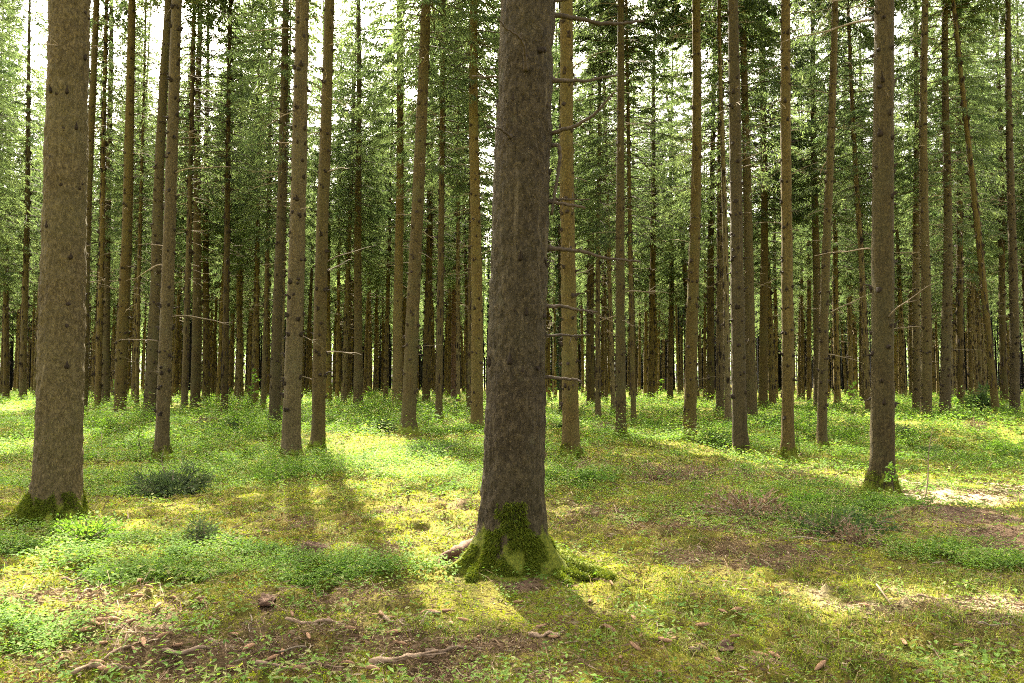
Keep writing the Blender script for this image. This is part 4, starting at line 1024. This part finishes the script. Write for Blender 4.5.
def sapling(label, px, py, hgt, seed, nleaf, lean=.05, leafs=.06, mat=None, dead=False):
    rs = np.random.default_rng(seed); g = ground_at(px, py)
    root = bpy.data.objects.new('sapling', None); COL.objects.link(root); root.location = (g[0], g[1], h1(g[0], g[1])-.02)
    tag(root, label, 'sapling')
    mb = MB(); s = np.linspace(0, 1, 12); P = np.stack([lean*hgt*s+.02*np.sin(s*7), .02*np.sin(s*5+1), hgt*s], 1)
    tube(mb, P, np.linspace(.008+.002*hgt, .002, 12), 6, 0)
    tips = []
    for b in range(9):
        f = rs.uniform(.35, .97); bp = np.array([np.interp(f, s, P[:, k]) for k in range(3)]); a = rs.uniform(0, 6.28); L = hgt*rs.uniform(.12, .3)*(1.2-f)
        e = bp + np.array([math.cos(a)*L, math.sin(a)*L, L*rs.uniform(.1, .6)]); tube(mb, np.stack([bp, (bp+e)/2+[0, 0, .02], e]), [.004, .003, .0015], 4, 0); tips.append((bp, e))
    obj('stem', mb.mesh('stem', [M_twig if dead else M_dead]), root)
    if nleaf:
        k = nleaf; ii = rs.integers(0, len(tips), k); f = rs.uniform(.2, 1.1, k)
        A = np.array([tips[i][0] for i in ii]); B = np.array([tips[i][1] for i in ii]); bp = A+(B-A)*f[:, None]+rs.normal(0, .02, (k, 3))
        D = rs.normal(0, 1, (k, 3)); D[:, 2] *= .3; D /= np.linalg.norm(D, axis=1)[:, None]
        V, Q = shoot_quads(bp, D, leafs*rs.uniform(.6, 1.2, k), leafs*.55*rs.uniform(.7, 1.2, k), rs, .15)
        m2 = MB(); m2.add(V, Q, None, 0, np.repeat(np.clip(rs.normal(.5, .2, k), 0, .87), 4)); obj('foliage', m2.mesh('foliage', [mat or M_herb], False), root)
    return root
sapling('leafy green deciduous sapling near the thin reddish spruce', 250, 412, 1.9, 1, 170, .1, .12)
sapling('thin leafless sapling stem standing by the dirt path', 925, 500, .95, 2, 0, .12, dead=True)
sapling('pale dead spruce seedling in front of the bush-side spruce', 163, 484, .55, 3, 0, .0, dead=True)
sapling('small leafy seedling at the foot of the dark stout spruce', 893, 500, .45, 4, 60, .0, .06)
sapling('small sapling with sparse leaves near the leaning brown spruce', 139, 462, .75, 5, 60, .02, .07)
sapling('leafy sapling in the undergrowth behind the slim knobbly spruce', 808, 440, 1.3, 6, 120, .1, .1)
sapling('leafy sapling beside the ivy-wrapped trunk', 551, 420, 1.7, 7, 70, .05, .1)
sapling('thin leafy sapling between the swollen-foot and pole-straight spruces', 800, 455, .9, 8, 70, -.1, .08)

sapling('leafy sapling in the dry patch beside the smooth straight spruce', 455, 428, 1.1, 11, 90, .1, .09)
sapling('leafy sapling at the end of the mossy aisle', 660, 404, 1.6, 12, 90, .05, .12)
sapling('small leafy sapling before the dark bush', 958, 428, 1.0, 13, 90, -.1, .08)
sapling('leafy sapling beyond the slim knobbly spruce and before the thin pale stem', 850, 424, 1.5, 14, 100, .1, .1)
sapling('leafy sapling behind the flared straight spruce', 112, 404, 1.5, 15, 90, .1, .1)
sapling('leafy sapling between the close pair and the orange-brown spruce', 372, 420, 1.3, 16, 90, -.1, .09)
sapling('thin sapling with few leaves beside the green-footed slim spruce', 640, 430, .9, 17, 50, .1, .08)
# ivy on the thin trunk behind the dead branches
ti = [t for t in trees if t.traced and 'ivy' in t.label][0]
rs = np.random.default_rng(9); n = 2600; zz = rs.uniform(1.2, 9.5, n); a = rs.uniform(0, 6.28, n); rr = ti.r*1.05+rs.uniform(0, .13, n)*(.4+.6*np.sin(zz*2.1)**2)
P = np.stack([rr*np.cos(a), rr*np.sin(a), zz], 1); D = np.stack([np.cos(a), np.sin(a), rs.normal(-.4, .4, n)], 1)+rs.normal(0, .5, (n, 3)); D /= np.linalg.norm(D, axis=1)[:, None]
V, Q = shoot_quads(P, D, rs.uniform(.06, .11, n), rs.uniform(.05, .09, n), rs, .2)
mb = MB(); mb.add(V, Q, None, 0, np.repeat(rs.random(n), 4)); tube(mb, [[ti.r, 0, .0], [ti.r*1.02, .02, 4], [ti.r, 0, 9]], [.02, .015, .008], 5, 1)
o = obj('ivy_vine', mb.mesh('ivy_vine', [M_ivy, M_dead], False)); o.location = (ti.x, ti.y, ti.z); o.rotation_mode = 'QUATERNION'; o.rotation_quaternion = ti.root.rotation_quaternion
tag(o, 'dark ivy climbing the thin trunk beside the moss-collared spruce', 'ivy')

# ------------------------------------------------------------------ the forest far behind: one mass
mb = MB(); rs = np.random.default_rng(5); cnt = 0
for k in range(1500):
    D = 100 + 150*rs.random()**1.4; x = D*math.tan(R(41))*rs.uniform(-1, 1); z0 = h1(x, D); H = rs.uniform(24, 31); r = rs.uniform(.12, .2)
    tube(mb, [[x, D, z0-.3], [x, D, z0+H*.5], [x, D, z0+H]], [r, r*.7, .02], 6, 1, close=False)
    edge = D > 190
    n = 140 if edge else 300; cb = rs.uniform(.3, 2.5) if edge else rs.uniform(6, 10); t_ = rs.random(n)**(1.4 if edge else 1.2); zz = cb+(H-cb)*t_; a = rs.uniform(0, 6.28, n); q = ((2.8 if edge else 2.2)*(1-t_)**.75+.1)*rs.uniform(.2, 1, n)**.6
    P = np.stack([x+q*np.cos(a), D+q*np.sin(a), z0+zz-.2*q], 1); Dd = np.stack([np.cos(a), np.sin(a), rs.normal(-.5, .4, n)], 1)+rs.normal(0, .4, (n, 3)); Dd /= np.linalg.norm(Dd, axis=1)[:, None]
    e_ = 1.5 if edge else 1.
    V, Q = shoot_quads(P, Dd, rs.uniform(.4, 1.0, n)*e_, rs.uniform(.16, .4, n)*e_, rs, .25); mb.add(V, Q, None, 0, np.repeat(np.clip(rs.normal(.45, .2, n), 0, 1), 4))
for k in range(260):
    D = rs.uniform(72, 100); x = D*math.tan(R(38))*rs.uniform(-1, 1); z0 = h1(x, D); r = rs.uniform(.06, .085); H = rs.uniform(17, 24); lx = rs.normal(0, .3)
    tube(mb, [[x, D, z0-.3], [x+lx*.4, D, z0+H*.5], [x+lx, D, z0+H]], [r, r*.7, .02], 6, 1, close=False)
tag(obj('distant_forest', mb.mesh('distant_forest', [M_needle, M_bark], False)), 'far dim wood of spruces closing the view behind all trunks', 'forest', None, 'stuff')

# ------------------------------------------------------------------ light, sky, camera
w = bpy.data.worlds.new('World'); SC.world = w; w.use_nodes = True
nt = w.node_tree; nt.nodes.clear()
sky = nt.nodes.new('ShaderNodeTexSky'); sky.sky_type = 'NISHITA'; sky.sun_disc = False; sky.sun_elevation = SUN_EL; sky.sun_rotation = SUN_AZ
sky.air_density = .5; sky.dust_density = 6.0; sky.ozone_density = 0
bg = nt.nodes.new('ShaderNodeBackground'); bg.inputs[1].default_value = .15
ow = nt.nodes.new('ShaderNodeOutputWorld'); hs_ = nt.nodes.new('ShaderNodeHueSaturation'); hs_.inputs['Saturation'].default_value = .38; hs_.inputs['Value'].default_value = 1.0
nt.links.new(sky.outputs[0], hs_.inputs['Color'])
wm = nt.nodes.new('ShaderNodeMix'); wm.data_type = 'RGBA'; wm.blend_type = 'MULTIPLY'; wm.inputs[0].default_value = 1; wm.inputs[7].default_value = (1.07, 1.0, .88, 1)
nt.links.new(hs_.outputs[0], wm.inputs[6]); nt.links.new(wm.outputs[2], bg.inputs[0]); nt.links.new(bg.outputs[0], ow.inputs[0])
sl = bpy.data.lights.new('sun', 'SUN'); sl.energy = 5.0; sl.angle = R(.55); sl.color = (1, .92, .76)
so = bpy.data.objects.new('sun', sl); COL.objects.link(so); so.rotation_mode = 'QUATERNION'; so.rotation_quaternion = Vector(SUN_DIR).to_track_quat('Z', 'Y'); so.location = (0, 0, 40)

cam = bpy.data.cameras.new('camera'); cam.sensor_width = 36; cam.lens = 36*F/1024; cam.clip_end = 2000; cam.clip_start = .05
co = bpy.data.objects.new('camera', cam); COL.objects.link(co); co.location = CAM; co.rotation_euler = (R(90)+PITCH, 0, 0)
SC.camera = co
vs = SC.view_settings; SC.display_settings.display_device = 'sRGB'; vs.view_transform = 'Standard'; vs.look = 'None'; vs.gamma = 1; vs.exposure = 3.25
try: vs.use_curve_mapping = False
except Exception: pass
cy = SC.cycles
cy.pixel_filter_type = 'BLACKMAN_HARRIS'; cy.filter_width = 1.1
cy.max_bounces = 6; cy.diffuse_bounces = 4; cy.glossy_bounces = 1; cy.transmission_bounces = 4; cy.transparent_max_bounces = 4
cy.use_denoising = False; cy.sample_clamp_indirect = 6; cy.caustics_reflective = False; cy.caustics_refractive = False
try: cy.denoiser = 'OPENIMAGEDENOISE'; cy.denoising_prefilter = 'ACCURATE'
except Exception: pass
